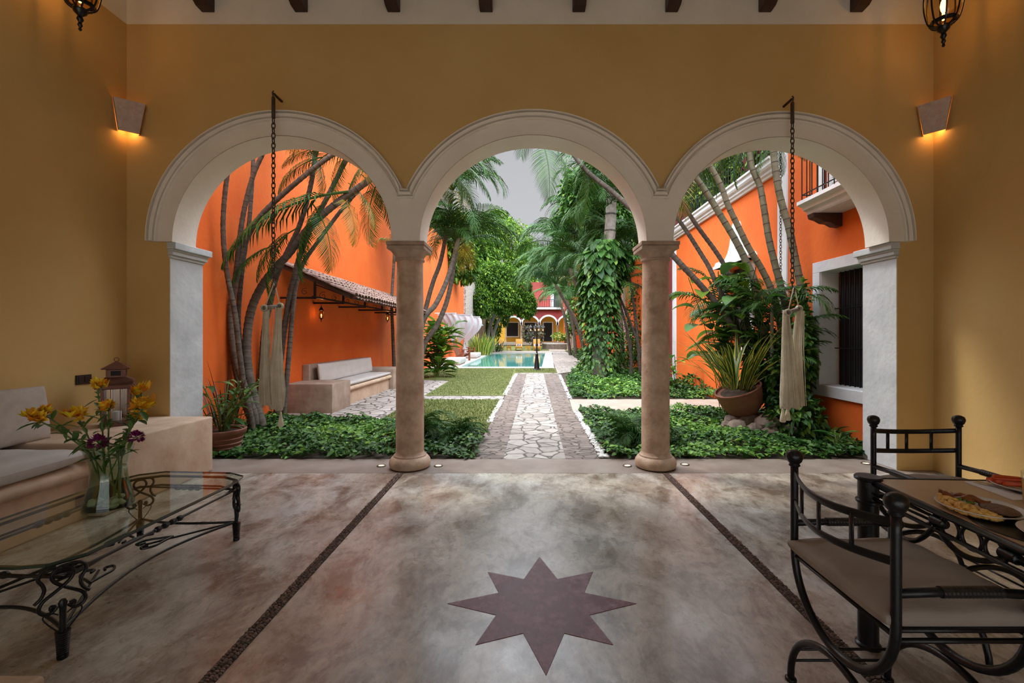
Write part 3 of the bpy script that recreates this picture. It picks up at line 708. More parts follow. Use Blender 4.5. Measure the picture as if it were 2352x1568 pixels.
for i in range(4):
    a, b = fx(cols[i]+2), fx(cols[i+1]-2); c = (a+b)/2; rx = (b-a)/2; rz = min(rx, fz(726.5)-zs_)
    r0, r1 = [], []
    for k in range(33):
        q = math.pi*k/32; r0.append((c-rx*math.cos(q), zs_+rz*math.sin(q))); r1.append((c-(rx+.19)*math.cos(q), zs_+(rz+.19)*math.sin(q)))
    for k in range(32):
        p = [r0[k], r0[k+1], r1[k+1], r1[k]]
        mb.quad(*[(x, FX-.05, z) for x, z in p]); mb.quad((r0[k][0], FX-.05, r0[k][1]), (r0[k][0], FX+.4, r0[k][1]-.003), (r0[k+1][0], FX+.4, r0[k+1][1]-.003), (r0[k+1][0], FX-.05, r0[k+1][1]))
        mb.quad((r1[k][0], FX-.05, r1[k][1]), (r1[k+1][0], FX-.05, r1[k+1][1]), (r1[k+1][0], FX, r1[k+1][1]), (r1[k][0], FX, r1[k][1]))
for c in cols: mb.box(fx(c)-.14, fx(c)+.14, FX-.04, FX+.4, zs_-.02, zs_+.25)
mb.box(fx(1150), fx(1340), FX-.3, FX+.1, zt_, zt_+.22)
struct(mb, 'trim_9', whitetrim)
for k, c in enumerate(cols):
    mb = MB(); mb.lathe([(.17, 0), (.17, .1), (.12, .14), (.11, zs_-FZ-.15), (.15, zs_-FZ-.08), (.16, zs_-FZ)], (fx(c), FX+.18, FZ), n=14); mb.build('column', stonecap, None, autos=40).name = 'trim_pillar'
    COL.objects[-1]['kind'] = 'structure'
mb = MB(); mb.box(fx(1120), fx(1345), FX+3, FX+3.3, FZ, zt_); struct(mb, 'wall_far_yellow', yellowp)
mb = MB(); mb.box(fx(1100), fx(1345), FX-.3, FX+3.3, FZ-.3, FZ+.01); struct(mb, 'floor_far_gallery', pathc)
mb = MB(); mb.box(fx(1100), fx(1345), FX, FX+3.4, zt_-.05, zt_+.02); struct(mb, 'ceiling_far_gallery', whitep)
def opening(name, x0, x1, z0, z1, y, door=False):
    mb = MB(); t = .12
    mb.box(x0-t, x1+t, y-.06, y+.02, z1, z1+t); mb.box(x0-t, x0, y-.06, y+.02, z0, z1); mb.box(x1, x1+t, y-.06, y+.02, z0, z1)
    if not door: mb.box(x0-t, x1+t, y-.06, y+.02, z0-t, z0)
    mb.mi = 1; mb.box(x0, x1, y-.02, y+.01, z0, z1); struct(mb, name, [whitep, dark])
YY = FX+3
def gx(px): return (px-CX)*YY/F
def gz(py): return H-(py-CY)*YY/F
opening('window_1', gx(1164), gx(1190), gz(772), gz(741), YY); opening('window_2', gx(1205), gx(1229), gz(783.5), gz(741), YY, True); opening('door_1', gx(1249), gx(1268), gz(783.5), gz(741), YY, True)
# upper balcony of the facade
mb = MB(); zz = zt_+.22
railing('far_balcony_railing', (fx(1160), FX-.22, zz), (fx(1330), FX-.22, zz), 0, .85, .25, 'thin railing along the upper floor of the red facade at the far end', .018)
mb = MB(); mb.box(fx(1265), fx(1272), FX-.1, FX+.2, zz, zz+3); mb.box(fx(1298), fx(1303), FX-.1, FX+.2, zz, zz+3); struct(mb, 'trim_10', whitetrim)
mb = MB(); mb.box(fx(1274), fx(1290), FX+3.1, FX+3.25, zz, zz+2.2); struct(mb, 'door_2', dark)
# window frame of the near house with bars
y0, y1, z0, z1 = WIN
fr = MB(); t = .16
fr.box(XE-.035, XE+.02, y0-t, y1+t, z1, z1+t); fr.box(XE-.035, XE+.02, y0-t, y0, z0, z1); fr.box(XE-.035, XE+.02, y1, y1+t, z0, z1); fr.box(XE-.045, XE+.02, y0-t, y1+t, z0-t, z0)
fr.box(XE-.01, XE+.26, y1-.004, y1+.01, z0, z1); fr.box(XE-.01, XE+.26, y0-.01, y0+.004, z0, z1); fr.box(XE-.02, XE+.30, y0, y1, z0-.01, z0+.006); fr.box(XE, XE+.26, y0, y1, z1-.006, z1+.01)
wroot = empty('window_3', (0, 0, 0)); wroot['kind'] = 'structure'
fr.build('frame', whitetrim, wroot, bevel=.006)
mb = MB()
n = 13
for k in range(1, n):
    y = y0+(y1-y0)*k/n; mb.tube([(XE+.22, y, z0), (XE+.22, y, z1)], .011, 6)
for z in (1.25, 1.84): mb.tube([(XE+.20, y0, z), (XE+.20, y1, z)], .009, 6)
mb.build('window_bars', iron, wroot)
mb = MB(); mb.box(XE+.27, XE+.30, y0, y1, z0, z1); mb.build('dark_backing', dark, wroot)  # near-black sheet standing in for the unlit room behind the bars
# balcony
bal = empty('balcony', (XE, 5.0, 0))
mb = MB(); zt = 3.33
sl = [(0, zt-.17), (-.34, zt-.17), (-.36, zt-.15), (-.38, zt-.11), (-.43, zt-.09), (-.44, zt-.05), (-.49, zt-.03), (-.52, zt-.02), (-.52, zt+.03), (0, zt+.03)]
mb.loft([[(x, 0.02, z) for x, z in sl], [(x, 1.43+(-x)*.18*0, z) for x, z in sl]], cap=True); mb.build('slab', whitetrim, bal)
for yy in (1.22, .1):
    mb = MB(); pr = [(0, zt-.17), (0, zt-.36), (-.10, zt-.35), (-.17, zt-.31), (-.25, zt-.30), (-.32, zt-.26), (-.40, zt-.235), (-.42, zt-.17)]
    mb.loft([[(x, yy, z) for x, z in pr], [(x, yy+.14, z) for x, z in pr]], cap=True); mb.build('corbel', wooddark, bal, bevel=.01)
mb = MB(); r_ = .008
for k in range(13): mb.tube([(-.47, .04+k*.112, zt+.03), (-.47, .04+k*.112, zt+1.0)], r_, 5)
for k in range(1, 4): mb.tube([(-.47+k*.115, 1.385, zt+.03), (-.47+k*.115, 1.385, zt+1.0)], r_, 5)
for z in (zt+.12, zt+1.0): mb.tube([(-.47, .0, z), (-.47, 1.385, z), (0, 1.385, z)], r_*1.3, 5)
mb.build('railing', iron, bal)
tag(bal, 'white moulded balcony with black iron railing above the barred window', 'balcony')
y0, y1, z0, z1 = BD
mb = MB(); t = .11; mb.box(XE-.03, XE+.02, y0-t, y0, z0, z1); mb.box(XE-.03, XE+.02, y1, y1+t, z0, z1+t); mb.box(XE-.03, XE+.02, y0, y1, z1, z1+t)
for k in range(26): mb.box(XE+.08, XE+.10, y0+.02, y1-.02, z0+.03+k*.085, z0+.095+k*.085)
mb.box(XE+.05, XE+.12, y0, y0+.06, z0, z1); mb.box(XE+.05, XE+.12, y1-.06, y1, z0, z1); mb.box(XE+.05, XE+.12, (y0+y1)/2-.05, (y0+y1)/2+.05, z0, z1)
struct(mb, 'door_3', whitetrim)
# hooded window
y0, y1, z0, z1 = HW; win = empty('window_4'); win['kind'] = 'structure'
mb = MB(); t = .13; mb.box(XE-.04, XE+.02, y0-t, y0, z0-.1, z1); mb.box(XE-.04, XE+.02, y1, y1+t, z0-.1, z1); mb.box(XE-.06, XE+.02, y0-t, y1+t, z0-t, z0)
mb.build('frame', whitetrim, win)
mb = MB(); c = (y0+y1)/2
bell = [(-.78, 2.94), (-.80, 3.0), (-.76, 3.05), (-.72, 3.08), (-.50, 3.12), (-.36, 3.22), (-.27, 3.36), (-.2, 3.55), (-.15, 3.76), (-.1, 3.82), (0, 3.84), (.1, 3.82), (.15, 3.76), (.2, 3.55), (.27, 3.36), (.36, 3.22), (.50, 3.12), (.72, 3.08), (.76, 3.05), (.80, 3.0), (.78, 2.94)]
mb.loft([[(XE, c+y, z) for y, z in bell], [(XE-.06-.10*(abs(y) > .6), c+y, z) for y, z in bell]], cap=True)
mb.box(XE-.19, XE, c-.80, c+.80, 2.94, 3.0); mb.build('hood', whitetrim, win, autos=30)
mb = MB(); mb.box(XE+.2, XE+.22, y0, y1, z0, z1); mb.box(XE+.1, XE+.14, c-.03, c+.03, z0, z1); mb.build('dark_backing', dark, win)  # dark sheet put where the window opening is only in shade
# pool
mb = MB(); PX = [(-3.10, 20.6), (.68, 20.6), (1.55, 38.0), (-3.0, 38.0)]
mb.poly([(x, y, -.02) for x, y in PX]); o = struct(mb, 'water_pool', watm)
slab('pool_coping_near', [(-4.5, 19.75), (1.22, 19.75), (1.24, 20.6), (-4.5, 20.6)], -.2, .03, deckw)
slab('pool_coping_right', [(.68, 20.6), (1.24, 20.6), (2.1, 38), (1.55, 38)], -.2, .03, deckw)
slab('pool_coping_left', [(-4.5, 20.6), (-3.10, 20.6), (-3.0, 38), (-4.5, 38)], -.2, .03, deckw)
slab('pool_deck_far', [(-4.6, 38), (2.2, 38), (2.2, 43.6), (-4.6, 43.6)], -.2, .03, deckg)
# ================================================================ sitting area (left)
bench = empty('masonry_bench', (XL, 0, 0))
def bx_(mb, x0, x1, y0, y1, z0, z1, b=.02): mb.box(x0-XL, x1-XL, y0, y1, z0, z1, b)
mb = MB(); bx_(mb, XL+.002, -3.335, 3.50, 4.715, 0, .577, .018); mb.build('end_block', benchp, bench, smooth=True, autos=40)
mb = MB(); bx_(mb, XL+.002, -3.46, .3, 3.50, 0, .40, .01)
rings = []
for y in (.3, 3.5):
    rings.append([(-3.46-XL-.10+.10*math.cos(a)+.06, y, .375+.062*math.sin(a)) for a in [2*math.pi*k/16 for k in range(16)]])
mb.loft(rings, cap=True); mb.build('seat', benchp, bench, autos=50)
mb = MB(); bx_(mb, XL+.002, XL+.12, .3, 3.72, .38, .895, .02); mb.build('back_ledge', benchp, bench, autos=40)
tag(bench, 'long built-in masonry bench with a square end block along the yellow wall', 'bench')
def cushion(name, dims, rb, m_, crown=.02, parent=None, loc=(0, 0, 0), seed=0, nx=24, ny=24):
    """soft box: dims x,y,z, with rounded edges and a crowned, slightly uneven top"""
    lx, ly, lz = dims; rn = random.Random(seed); ph = [rn.uniform(0, 6.28) for _ in range(6)]
    mb = MB(); ex = 7
    def pt(u, v, top):
        x = (u*2-1); y = (v*2-1); k = (1-abs(x)**ex)*(1-abs(y)**ex); k = max(k, 0)**.26
        z = lz/2*(k*.72+.28*0) + crown*(1-x*x)*(1-y*y) + .004*math.sin(7*x+ph[0]+3*y)*k+.003*math.sin(11*y+ph[1])*k
        z = z if top else -lz/2*k*.9
        return (x*lx/2, y*ly/2, z)
    us = [.5-.5*math.cos(math.pi*i/nx) for i in range(nx+1)]; vs = [.5-.5*math.cos(math.pi*i/ny) for i in range(ny+1)]
    for top in (1, 0):
        n0 = len(mb.v)
        for u in us:
            for v in vs: mb.v.append(pt(u, v, top))
        for i in range(nx):
            for j in range(ny):
                a = n0+i*(ny+1)+j; q = (a, a+ny+1, a+ny+2, a+1); mb.f.append(q if top else q[::-1]); mb.m.append(0)
    o = mb.build(name, m_, parent, smooth=True); o.location = loc; return o
c = cushion('seat_cushion', (.80, 2.95, .20), .03, cushm, .012, loc=(-3.80, 1.95, .515), seed=2, nx=16, ny=40); tag(c, 'long pale grey seat cushion on the tan bench by the coffee table', 'cushion')
c = cushion('back_cushion', (.44, 3.0, .17), .03, cushl, .0, loc=(-4.03, 2.22, .79), seed=3, nx=14, ny=40)
c.rotation_euler[1] = math.radians(83); tag(c, 'beige linen back cushion leaning on the yellow wall at the frame edge', 'cushion')
mb = MB(); mb.box(-2.6, -1.905, .9, 1.762, 0, .085, .02); tag(mb.build('stone_plinth', benchp, autos=40), 'tan stone block corner low in front of the coffee table leg', 'plinth')

# copper lantern on the end block
ln = empty('candle_lantern', (-3.93, 4.25, .577), math.radians(38))
def sq(mb, prof, a=0):
    mb.loft([[(r*math.cos(a+math.pi/4+k*math.pi/2)*1.414, r*math.sin(a+math.pi/4+k*math.pi/2)*1.414, z) for k in range(4)] for r, z in prof], cap=True)
mb = MB(); sq(mb, [(.115, 0), (.115, .03), (.10, .035), (.10, .045)]); mb.build('base', coppero, ln)
mb = MB()
for sx in (-1, 1):
    for sy in (-1, 1): mb.loft([[(sx*(r-.012)+dx, sy*(r-.012)+dy, z) for dx, dy in ((-.011, -.011), (.011, -.011), (.011, .011), (-.011, .011))] for r, z in ((.10, .04), (.105, .36))], cap=True)
for s in (-1, 1):
    for q in (-.034, .034): mb.box(q-.003, q+.003, s*.098-.003, s*.098+.003, .05, .35); mb.box(s*.098-.003, s*.098+.003, q-.003, q+.003, .05, .35)
mb.build('frame', coppero, ln)
mb = MB()
for s in (-1, 1): mb.quad((-.095, s*.094, .05), (.095, s*.094, .05), (.095, s*.094, .35), (-.095, s*.094, .35)); mb.quad((s*.094, -.095, .05), (s*.094, .095, .05), (s*.094, .095, .35), (s*.094, -.095, .35))
mb.build('glass_panes', pane, ln)
mb = MB(); sq(mb, [(.112, .35), (.140, .36), (.142, .385), (.125, .40), (.130, .42), (.118, .44), (.085, .455), (.070, .46), (.070, .53)]); sq(mb, [(.098, .535), (.10, .545), (.01, .605), (.008, .61)])
mb.mi = 1
for s in (-1, 1): mb.box(-.035, .035, s*.071-.001, s*.071+.001, .475, .52); mb.box(s*.071-.001, s*.071+.001, -.035, .035, .475, .52)
mb.build('roof', [coppero, dark], ln)
mb = MB(); mb.tube([(.018*math.cos(a), 0, .625+.018*math.sin(a)) for a in [k*math.pi/8 for k in range(16)]], .003, 5, closed=True); mb.build('ring', coppero, ln)
mb = MB(); mb.lathe([(.035, .045), (.035, .13), (.004, .135), (.003, .15)], n=16); mb.build('candle', cushm, ln)
tag(ln, 'aged copper candle lantern with a pitched roof on the bench end block', 'lantern')

# coffee table
ct = empty('coffee_table', (-2.41, 2.56, 0)); TX, TY = -2.41, 2.56
def L_(x, y): return (x-TX, y-TY)
legs = {'nr': (-2.055, 1.965), 'fr': (-2.03, 3.10), 'fl': (-2.75, 3.155), 'nl': (-2.775, 2.02)}
gp = [(-2.20, 1.90), (-2.09, 1.925), (-2.015, 2.03), (-1.985, 3.05), (-2.02, 3.16), (-2.16, 3.235), (-2.66, 3.265), (-2.79, 3.19), (-2.85, 3.06), (-2.87, 2.07), (-2.80, 1.98), (-2.68, 1.92)]
mb = MB(); g = [L_(*p) for p in gp]
mb.loft([[(x, y, .421) for x, y in g], [(x, y, .433) for x, y in g]], cap=True)
mb.m = [1]*(len(mb.f)-2)+[0, 0]; mb.build('glass_top', [tglass, tedge], ct)
mb = MB()
def ins(d, z): 
    out = []
    for x, y in g:
        l = math.hypot(x, y); out.append((x*(1-d/l), y*(1-d/l), z))
    return out
mb.tube(ins(.045, .410), .009, 8, closed=True); mb.tube(ins(.075, .355), .007, 8, closed=True)
mb.build('top_rim', iron, ct)
mb = MB()
ks = list(legs)
def bead(p, q):
    p, q = Vector(p), Vector(q); n = 25; pts = [p+(q-p)*k/(n-1) for k in range(n)]
    rr = [.009+.008*abs(math.sin(k/(n-1)*math.pi*4))*(1 if 1 < k < n-2 else 0) for k in range(n)]; mb.tube(pts, rr, 10)
for a, b in (('nr', 'fr'), ('fl', 'nl'), ('fr', 'fl'), ('nl', 'nr')):
    pa, pb = Vector((*L_(*legs[a]), .355)), Vector((*L_(*legs[b]), .355)); m_ = (pa+pb)/2; d = (pb-pa).normalized()
    off = Vector((-d.y, d.x, 0)); off = off if off.dot(m_) > 0 else -off
    bead(m_-d*.10+off*.0, m_+d*.10+off*.0)
    mb.tube([pa, m_-d*.09], .007, 8); mb.tube([m_+d*.09, pb], .007, 8)
mb.build('beaded_rods', iron, ct)
def leg(k):
    x, y = L_(*legs[k]); tx = Vector((x, y, 0)).normalized(); t = Vector((-tx.y, tx.x, 0))
    t = Vector((1, 1, 0)).normalized() if k in ('nr', 'fl') else Vector((1, -1, 0)).normalized()
    o = Vector((x, y, 0)); mb = MB()
    mb.lathe([(.019, 0), (.021, .012), (.019, .02)], o, 12)
    pr = []
    for i in range(22): pr.append((.021+.0022*math.sin(i*2.2), .02+.1*i/21))
    mb.mi = 0; mb.lathe([(.019+.006*(z-.02)/.1+.0018*(1 if i % 2 else -1), z) for i, (r, z) in enumerate(pr)], o, 14)
    mb.tube([o+Vector((0, 0, z)) for z in (.12, .18, .225, .245, .26)], [.0125, .0115, .012, .016, .009], 8)
    def W(u, z): return o+t*u+Vector((0, 0, z))
    for s in (1, -1):
        # lyre: curl at the post, wide belly, crossing to a loop at the top
        mb.tube(smooth_path([W(s*.018, .232), W(s*.026, .222), W(s*.036, .228), W(s*.034, .240), W(s*.022, .236)][::-1]+[W(s*.035, .213), W(s*.058, .215), W(s*.072, .238), W(s*.062, .268), W(s*.030, .295), W(0, .318), W(-s*.026, .345), W(-s*.034, .372), W(-s*.022, .396), W(0, .402)], 5), .0074, 8, flat=(1, 1.35))
        mb.tube(smooth_path([W(s*.085, .268), W(s*.066, .288), W(s*.056, .318), W(s*.062, .345), W(s*.074, .368), W(s*.068, .395), W(s*.045, .408), W(s*.02, .411)], 5), .0072, 8, flat=(1, 1.35))
        mb.tube(smooth_path([W(s*.018, .125), W(s*.045, .165), W(s*.060, .195), W(s*.052, .212), W(s*.030, .208), W(s*.014, .195)], 5), .003, 6)
    return mb.build('leg', iron, ct, autos=50)
for k in ks: leg(k)
mb = MB(); cen = Vector((0, 0, 0))
for a, b, bow in (('nr', 'fr', .13), ('fr', 'fl', .10), ('fl', 'nl', .13), ('nl', 'nr', .10)):
    pa, pb = Vector((*L_(*legs[a]), .128)), Vector((*L_(*legs[b]), .128)); m_ = (pa+pb)/2; inn = (cen-m_).normalized(); inn.z = 0
    pts = []
    for k in range(21):
        q = k/20; w_ = math.sin(math.pi*q); pts.append(pa+(pb-pa)*q+inn*bow*w_+Vector((0, 0, -.0*w_+.02*w_)))
    mb.tube(pts, .0085, 8)
mb.build('side_stretchers', iron, ct)
mb = MB()
for a in ks:
    pa = Vector((*L_(*legs[a]), .13)); d = (cen-pa); d.z = 0; d.normalize(); e = pa+d*.50; e.z = .16; mb.tube(smooth_path([pa, pa+d*.2+Vector((0, 0, .012)), e], 5), .0065, 8)
    for s in (-1, 1):
        n_ = Vector((-d.y, d.x, 0))*s; b0 = e-d*.14
        mb.tube(smooth_path([b0, b0+d*.05+n_*.03, b0+d*.11+n_*.065, b0+d*.165+n_*.055, b0+d*.16+n_*.022, b0+d*.13+n_*.028], 5), .007, 7)
mb.tube(smooth_path([(-.02, -.28, .16), (.02, -.18, .17), (0, 0, .17), (-.02, .18, .17), (.02, .28, .16)], 5), .007, 7)
mb.build('centre_scrolls', iron, ct)
tag(ct, 'low glass-topped wrought iron coffee table with scrolled lyre legs', 'coffee table')

# vase with flowers
vx, vy, vz = -2.425, 2.575, .4335
va = empty('glass_vase', (vx, vy, vz))
prf = [(.118, 0), (.117, .03), (.105, .08), (.090, .14), (.083, .19), (.086, .24), (.098, .29), (.112, .335), (.115, .345)]
mb = MB(); mb.lathe(prf, n=40, cap=False); mb.lathe([(r-.004, z+.004 if i == 0 else z) for i, (r, z) in enumerate(prf)], n=40, cap=False); mb.lathe([(.001, .004), (.117, .004)], n=40, cap=False)
mb.build('body', vaseg, va, smooth=True)
mb = MB(); wr = [(.112, .008), (.100, .08), (.086, .14), (.079, .19), (.081, .23)]; mb.lathe(wr, n=32); mb.build('water', clearpane('vase_water', (.80, .84, .70)), va, smooth=True)
mb = MB(); rn = random.Random(4)
for k in range(26):
    a = rn.uniform(0, 6.28); q = rn.uniform(.02, .085); mb.ball((q*math.cos(a), q*math.sin(a), .022+.022*(k % 2)), rn.uniform(.016, .024), 10, 6, (1, 1, .7))
mb.build('pebbles', stonew, va, smooth=True).__setitem__('kind', 'stuff')
tag(va, 'clear flared glass vase with pebbles and water on the coffee table', 'vase')
def leafpts(mb, p, d, L, W_, nrm=Vector((0, 0, 1)), droop=.3, seg=4):
    d = d.normalized(); s = d.cross(nrm); s = s.normalized() if s.length > 1e-4 else Vector((1, 0, 0)); up = s.cross(d)
    rows = []
    for k in range(seg+1):
        t = k/seg; wd = W_*math.sin(math.pi*min(1, t*.93+.05))**.8/2 if k < seg else .0004
        c = p+d*(L*t)+Vector((0, 0, -droop*L*t*t)); rows.append((c-s*wd+up*wd*.35, c, c+s*wd+up*wd*.35))
    n0 = len(mb.v)
    for r_ in rows: mb.v += [tuple(q) for q in r_]
    for k in range(seg):
        a = n0+k*3
        mb.f += [(a, a+1, a+4, a+3), (a+1, a+2, a+5, a+4)]; mb.m += [mb.mi]*2
def flower(mb, c, r, rn, mi1, mi2):
    for k in range(3):
        cc = c+Vector((rn.uniform(-1, 1), rn.uniform(-1, 1), rn.uniform(-.4, .6)))*r*.55; ax = Vector((rn.uniform(-.7, .7), rn.uniform(-1, .2), rn.uniform(.2, 1))).normalized(); u = ax.orthogonal().normalized(); v = ax.cross(u)
        for j in range(6):
            a = j*math.pi/3+rn.uniform(-.2, .2); dd = (u*math.cos(a)+v*math.sin(a))*.85+ax*.65
            mb.mi = mi1 if rn.random() < .72 else mi2; leafpts(mb, cc-ax*.012, dd, r*rn.uniform(.85, 1.1), r*.55, ax, -.1, 3)
rn = random.Random(11)
heads = [(80, 958, 2.45, 21, 0), (97, 945, 2.50, 19, 0), (176, 951, 2.45, 24, 0), (224, 886, 2.60, 18, 0), (250, 931, 2.52, 20, 0), (325, 898, 2.62, 22, 0), (330, 930, 2.55, 24, 0), (318, 955, 2.60, 18, 0), (224, 1016, 2.47, 21, 1), (313, 1004, 2.52, 18, 1)]
for i, (px, py, Y, rp, kind) in enumerate(heads):
    p = P(px, py, Y); R_ = rp*Y/F
    fo = empty('cut_flower', (vx, vy, vz)); base = Vector((rn.uniform(-.05, .05), rn.uniform(-.05, .05), .04)); top = p-Vector((vx, vy, vz))
    neck = Vector((max(-.085, min(.085, top.x*.45)), max(-.07, min(.07, top.y*.5)), .335)); neck = neck if neck.xy.length < .095 else Vector((*(neck.xy.normalized()*.095), .335))
    mb = MB(); path = smooth_path([base, (base+neck)/2*1.0, neck, (neck+top)/2+Vector((0, 0, .015)), top-Vector((0, 0, .01))], 6); mb.tube(path, .0042, 6); mb.build('stem', stemg, fo, smooth=True)
    mb = MB()
    for q in ((.42, .5, .58, .66, .74, .82, .9, .94) if kind == 0 else (.6, .75, .9)):
        c = path[int(q*(len(path)-1))]
        for s in (0, 1):
            d = Vector((rn.uniform(-1, 1), rn.uniform(-1, .6), rn.uniform(-.3, .8))); leafpts(mb, c, d, rn.uniform(.05, .11), rn.uniform(.02, .034), droop=.25)
    mb.build('leaves', potleaf, fo, smooth=True)
    mb = MB()
    if kind == 0:
        for _ in range(3): flower(mb, top+Vector((rn.uniform(-.5, .5), rn.uniform(-.5, .5), rn.uniform(-.3, .3)))*R_*.6, R_*.95, rn, 0, 1)
        mb.build('blossom', [petal, petalo], fo)
    else:
        for j in range(150):
            a = rn.uniform(0, 6.28); z = rn.uniform(-.6, 1); q = math.sqrt(1-min(1, z*z)); d = Vector((q*math.cos(a), q*math.sin(a), z)); leafpts(mb, top+d*R_*.5, d, R_*.5, R_*.3, droop=0, seg=2)
        mb.build('blossom', purple, fo)
    names = ['yellow lily spray leaning furthest left out of the vase', 'yellow lily spray just behind the one leaning furthest left', 'orange-yellow lily spray in front of the bench back, left of the vase', 'yellow lily spray standing tallest, upper left of the lantern', 'small yellow lily spray in the middle, directly before the lantern', 'yellow lily spray at the upper right of the bunch', 'full yellow lily spray at the middle right of the bunch', 'yellow lily spray lowest on the right side of the bunch', 'dark magenta globe flower low at the vase rim, left', 'bright magenta globe flower hanging right of the vase rim']
    tag(fo, names[i], 'flower', 'flowers in the glass vase')

# ================================================================ dining set (right)
def dining_chair():
    """origin on the floor under the middle of the back; the sitter faces +x"""
    root = empty('dining_chair'); w2 = .25
    def hoop(x, name, top):
        mb = MB(); pts = [(x, w2, top)]
        for k in range(6): pts.append((x, w2, top-(top-.56)*(k+1)/6))
        for k in range(1, 24):
            a = math.pi*k/24; pts.append((x, w2*math.cos(a), .56-.255*math.sin(a)))
        for k in range(7): pts.append((x, -w2, .56+(top-.56)*k/6))
        mb.tube(pts, .0145, 12)
        return mb
    mb = hoop(0, '', .895)
    mb.build('back_hoop', iron, root, smooth=True)
    for s in (1, -1):
        mb = MB(); mb.lathe([(.016, -.035), (.022, -.03), (.018, -.022), (.026, -.014), (.031, -.0), (.032, .010), (.027, .024), (.014, .032), (.002, .034)], (0, s*w2, .925), 20); mb.build('finial', iron, root, smooth=True)
    mb = hoop(.40, '', .655); mb.build('front_hoop', iron, root, smooth=True)
    for x in (0, .40):
        mb = MB(); pts = [(x, .275, .0), (x, .275, .03)]
        for k in range(1, 24):
            a = math.pi*k/24; pts.append((x, .275*math.cos(a), .03+.245*math.sin(a)))
        pts += [(x, -.275, .03), (x, -.275, 0)]
        mb.tube(pts, .0135, 10)
        for s in (1, -1): mb.lathe([(.022, 0), (.022, .008), (.014, .012)], (x, s*.275, 0), 12)
        mb.build('leg_arch', iron, root, smooth=True)
    for s in (1, -1):
        mb = MB(); mb.tube([(0, s*w2, .66), (.12, s*w2, .664), (.28, s*w2, .664), (.415, s*w2, .655)], .0135, 10)
        mb.ball((.425, s*w2, .655), .02, 12, 8)
        mb.build('arm', iron, root, smooth=True)
        mb = MB(); mb.lathe([(.0165+.0006*(k % 2), .18*k/30) for k in range(31)], n=14)
        mb.v = [(.13+z, s*w2+x, .664+y) for x, y, z in mb.v]; mb.build('arm_wrap', spiral, root)
    for z, sag in ((.868, .02), (.752, .02)):
        mb = MB(); pts = []
        for k in range(21):
            q = k/20; w_ = math.sin(math.pi*q); pts.append((-.065*w_, w2*(1-2*q), z-sag*w_))
        mb.tube(pts, .011, 8, flat=(1.25, .45)); mb.build('back_rail', iron, root, smooth=True)
    for q in (.24, .5, .76):
        w_ = math.sin(math.pi*q); x = -.065*w_; y = w2*(1-2*q); mb = MB(); mb.tube([(x, y, .752-.02*w_), (x, y, .868-.02*w_)], .010, 8, flat=(.45, 1.1)); mb.build('back_slat', iron, root, smooth=True)
    mb = MB()
    for z in (.52, .552):
        mb.tube([(0, w2, z), (.40, w2, z)], .008, 8); mb.tube([(0, -w2, z), (.40, -w2, z)], .008, 8)
    mb.tube([(0, w2, .53), (0, -w2, .53)], .008, 8); mb.tube([(.40, w2, .53), (.40, -w2, .53)], .008, 8)
    for k in range(1, 5): mb.tube([(0, w2-k*.1, .53), (.40, w2-k*.1, .53)], .006, 6)
    mb.build('seat_frame', iron, root, smooth=True)
    for s in (1, -1):
        mb = MB()
        for z, y in ((.085, .268), (.135, .262)): mb.tube([(0, s*y, z), (.40, s*y, z)], .006, 6)
        mb.build('stretcher', iron, root, smooth=True)
    cushion('seat_cushion', (.49, .50, .085), .02, cusht, .022, parent=root, loc=(.215, 0, .580), seed=7)
    return root
ch = dining_chair(); ch.location = (1.092, 1.565, 0)
tag(ch, 'black iron chair with taupe cushion, whole in view at the left side of the table', 'chair', 'iron dining chairs')
c2 = copy_tree(ch); c2.location = (2.285, 2.61, 0); c2.rotation_euler[2] = -math.pi/2
tag(c2, 'black iron chair behind the far edge of the dining table, only its back rising', 'chair', 'iron dining chairs')
# table
T0x, T0y, TW, TD, TZ = 1.570, 2.045, 1.05, 1.75, .770
tb = empty('dining_table', (T0x, T0y, 0), math.radians(-3.2))
mb = MB(); mb.box(.02, TW-.02, -TD+.02, .0, TZ-.035, TZ-.002); mb.build('tabletop', mattab, tb, bevel=.003)
mb = MB()
for (x0, y0), (x1, y1) in (((0, 0), (0, -TD)), ((0, -TD), (TW, -TD)), ((TW, -TD), (TW, 0)), ((TW, 0), (0, 0))):
    mb.tube([(x0, y0, TZ-.012), (x1, y1, TZ-.012)], .0135, 10); mb.tube([(x0, y0, TZ-.045), (x1, y1, TZ-.045)], .006, 6) if 0 else None
mb.build('edge_rail', iron, tb, smooth=True)
mb = MB(); zl = .688
for (x0, y0), (x1, y1) in (((0, 0), (0, -TD)), ((0, -TD), (TW, -TD)), ((TW, -TD), (TW, 0)), ((TW, 0), (0, 0))):
    mb.tube([(x0, y0, zl), (x1, y1, zl)], .009, 8)
mb.build('lower_rail', iron, tb, smooth=True)
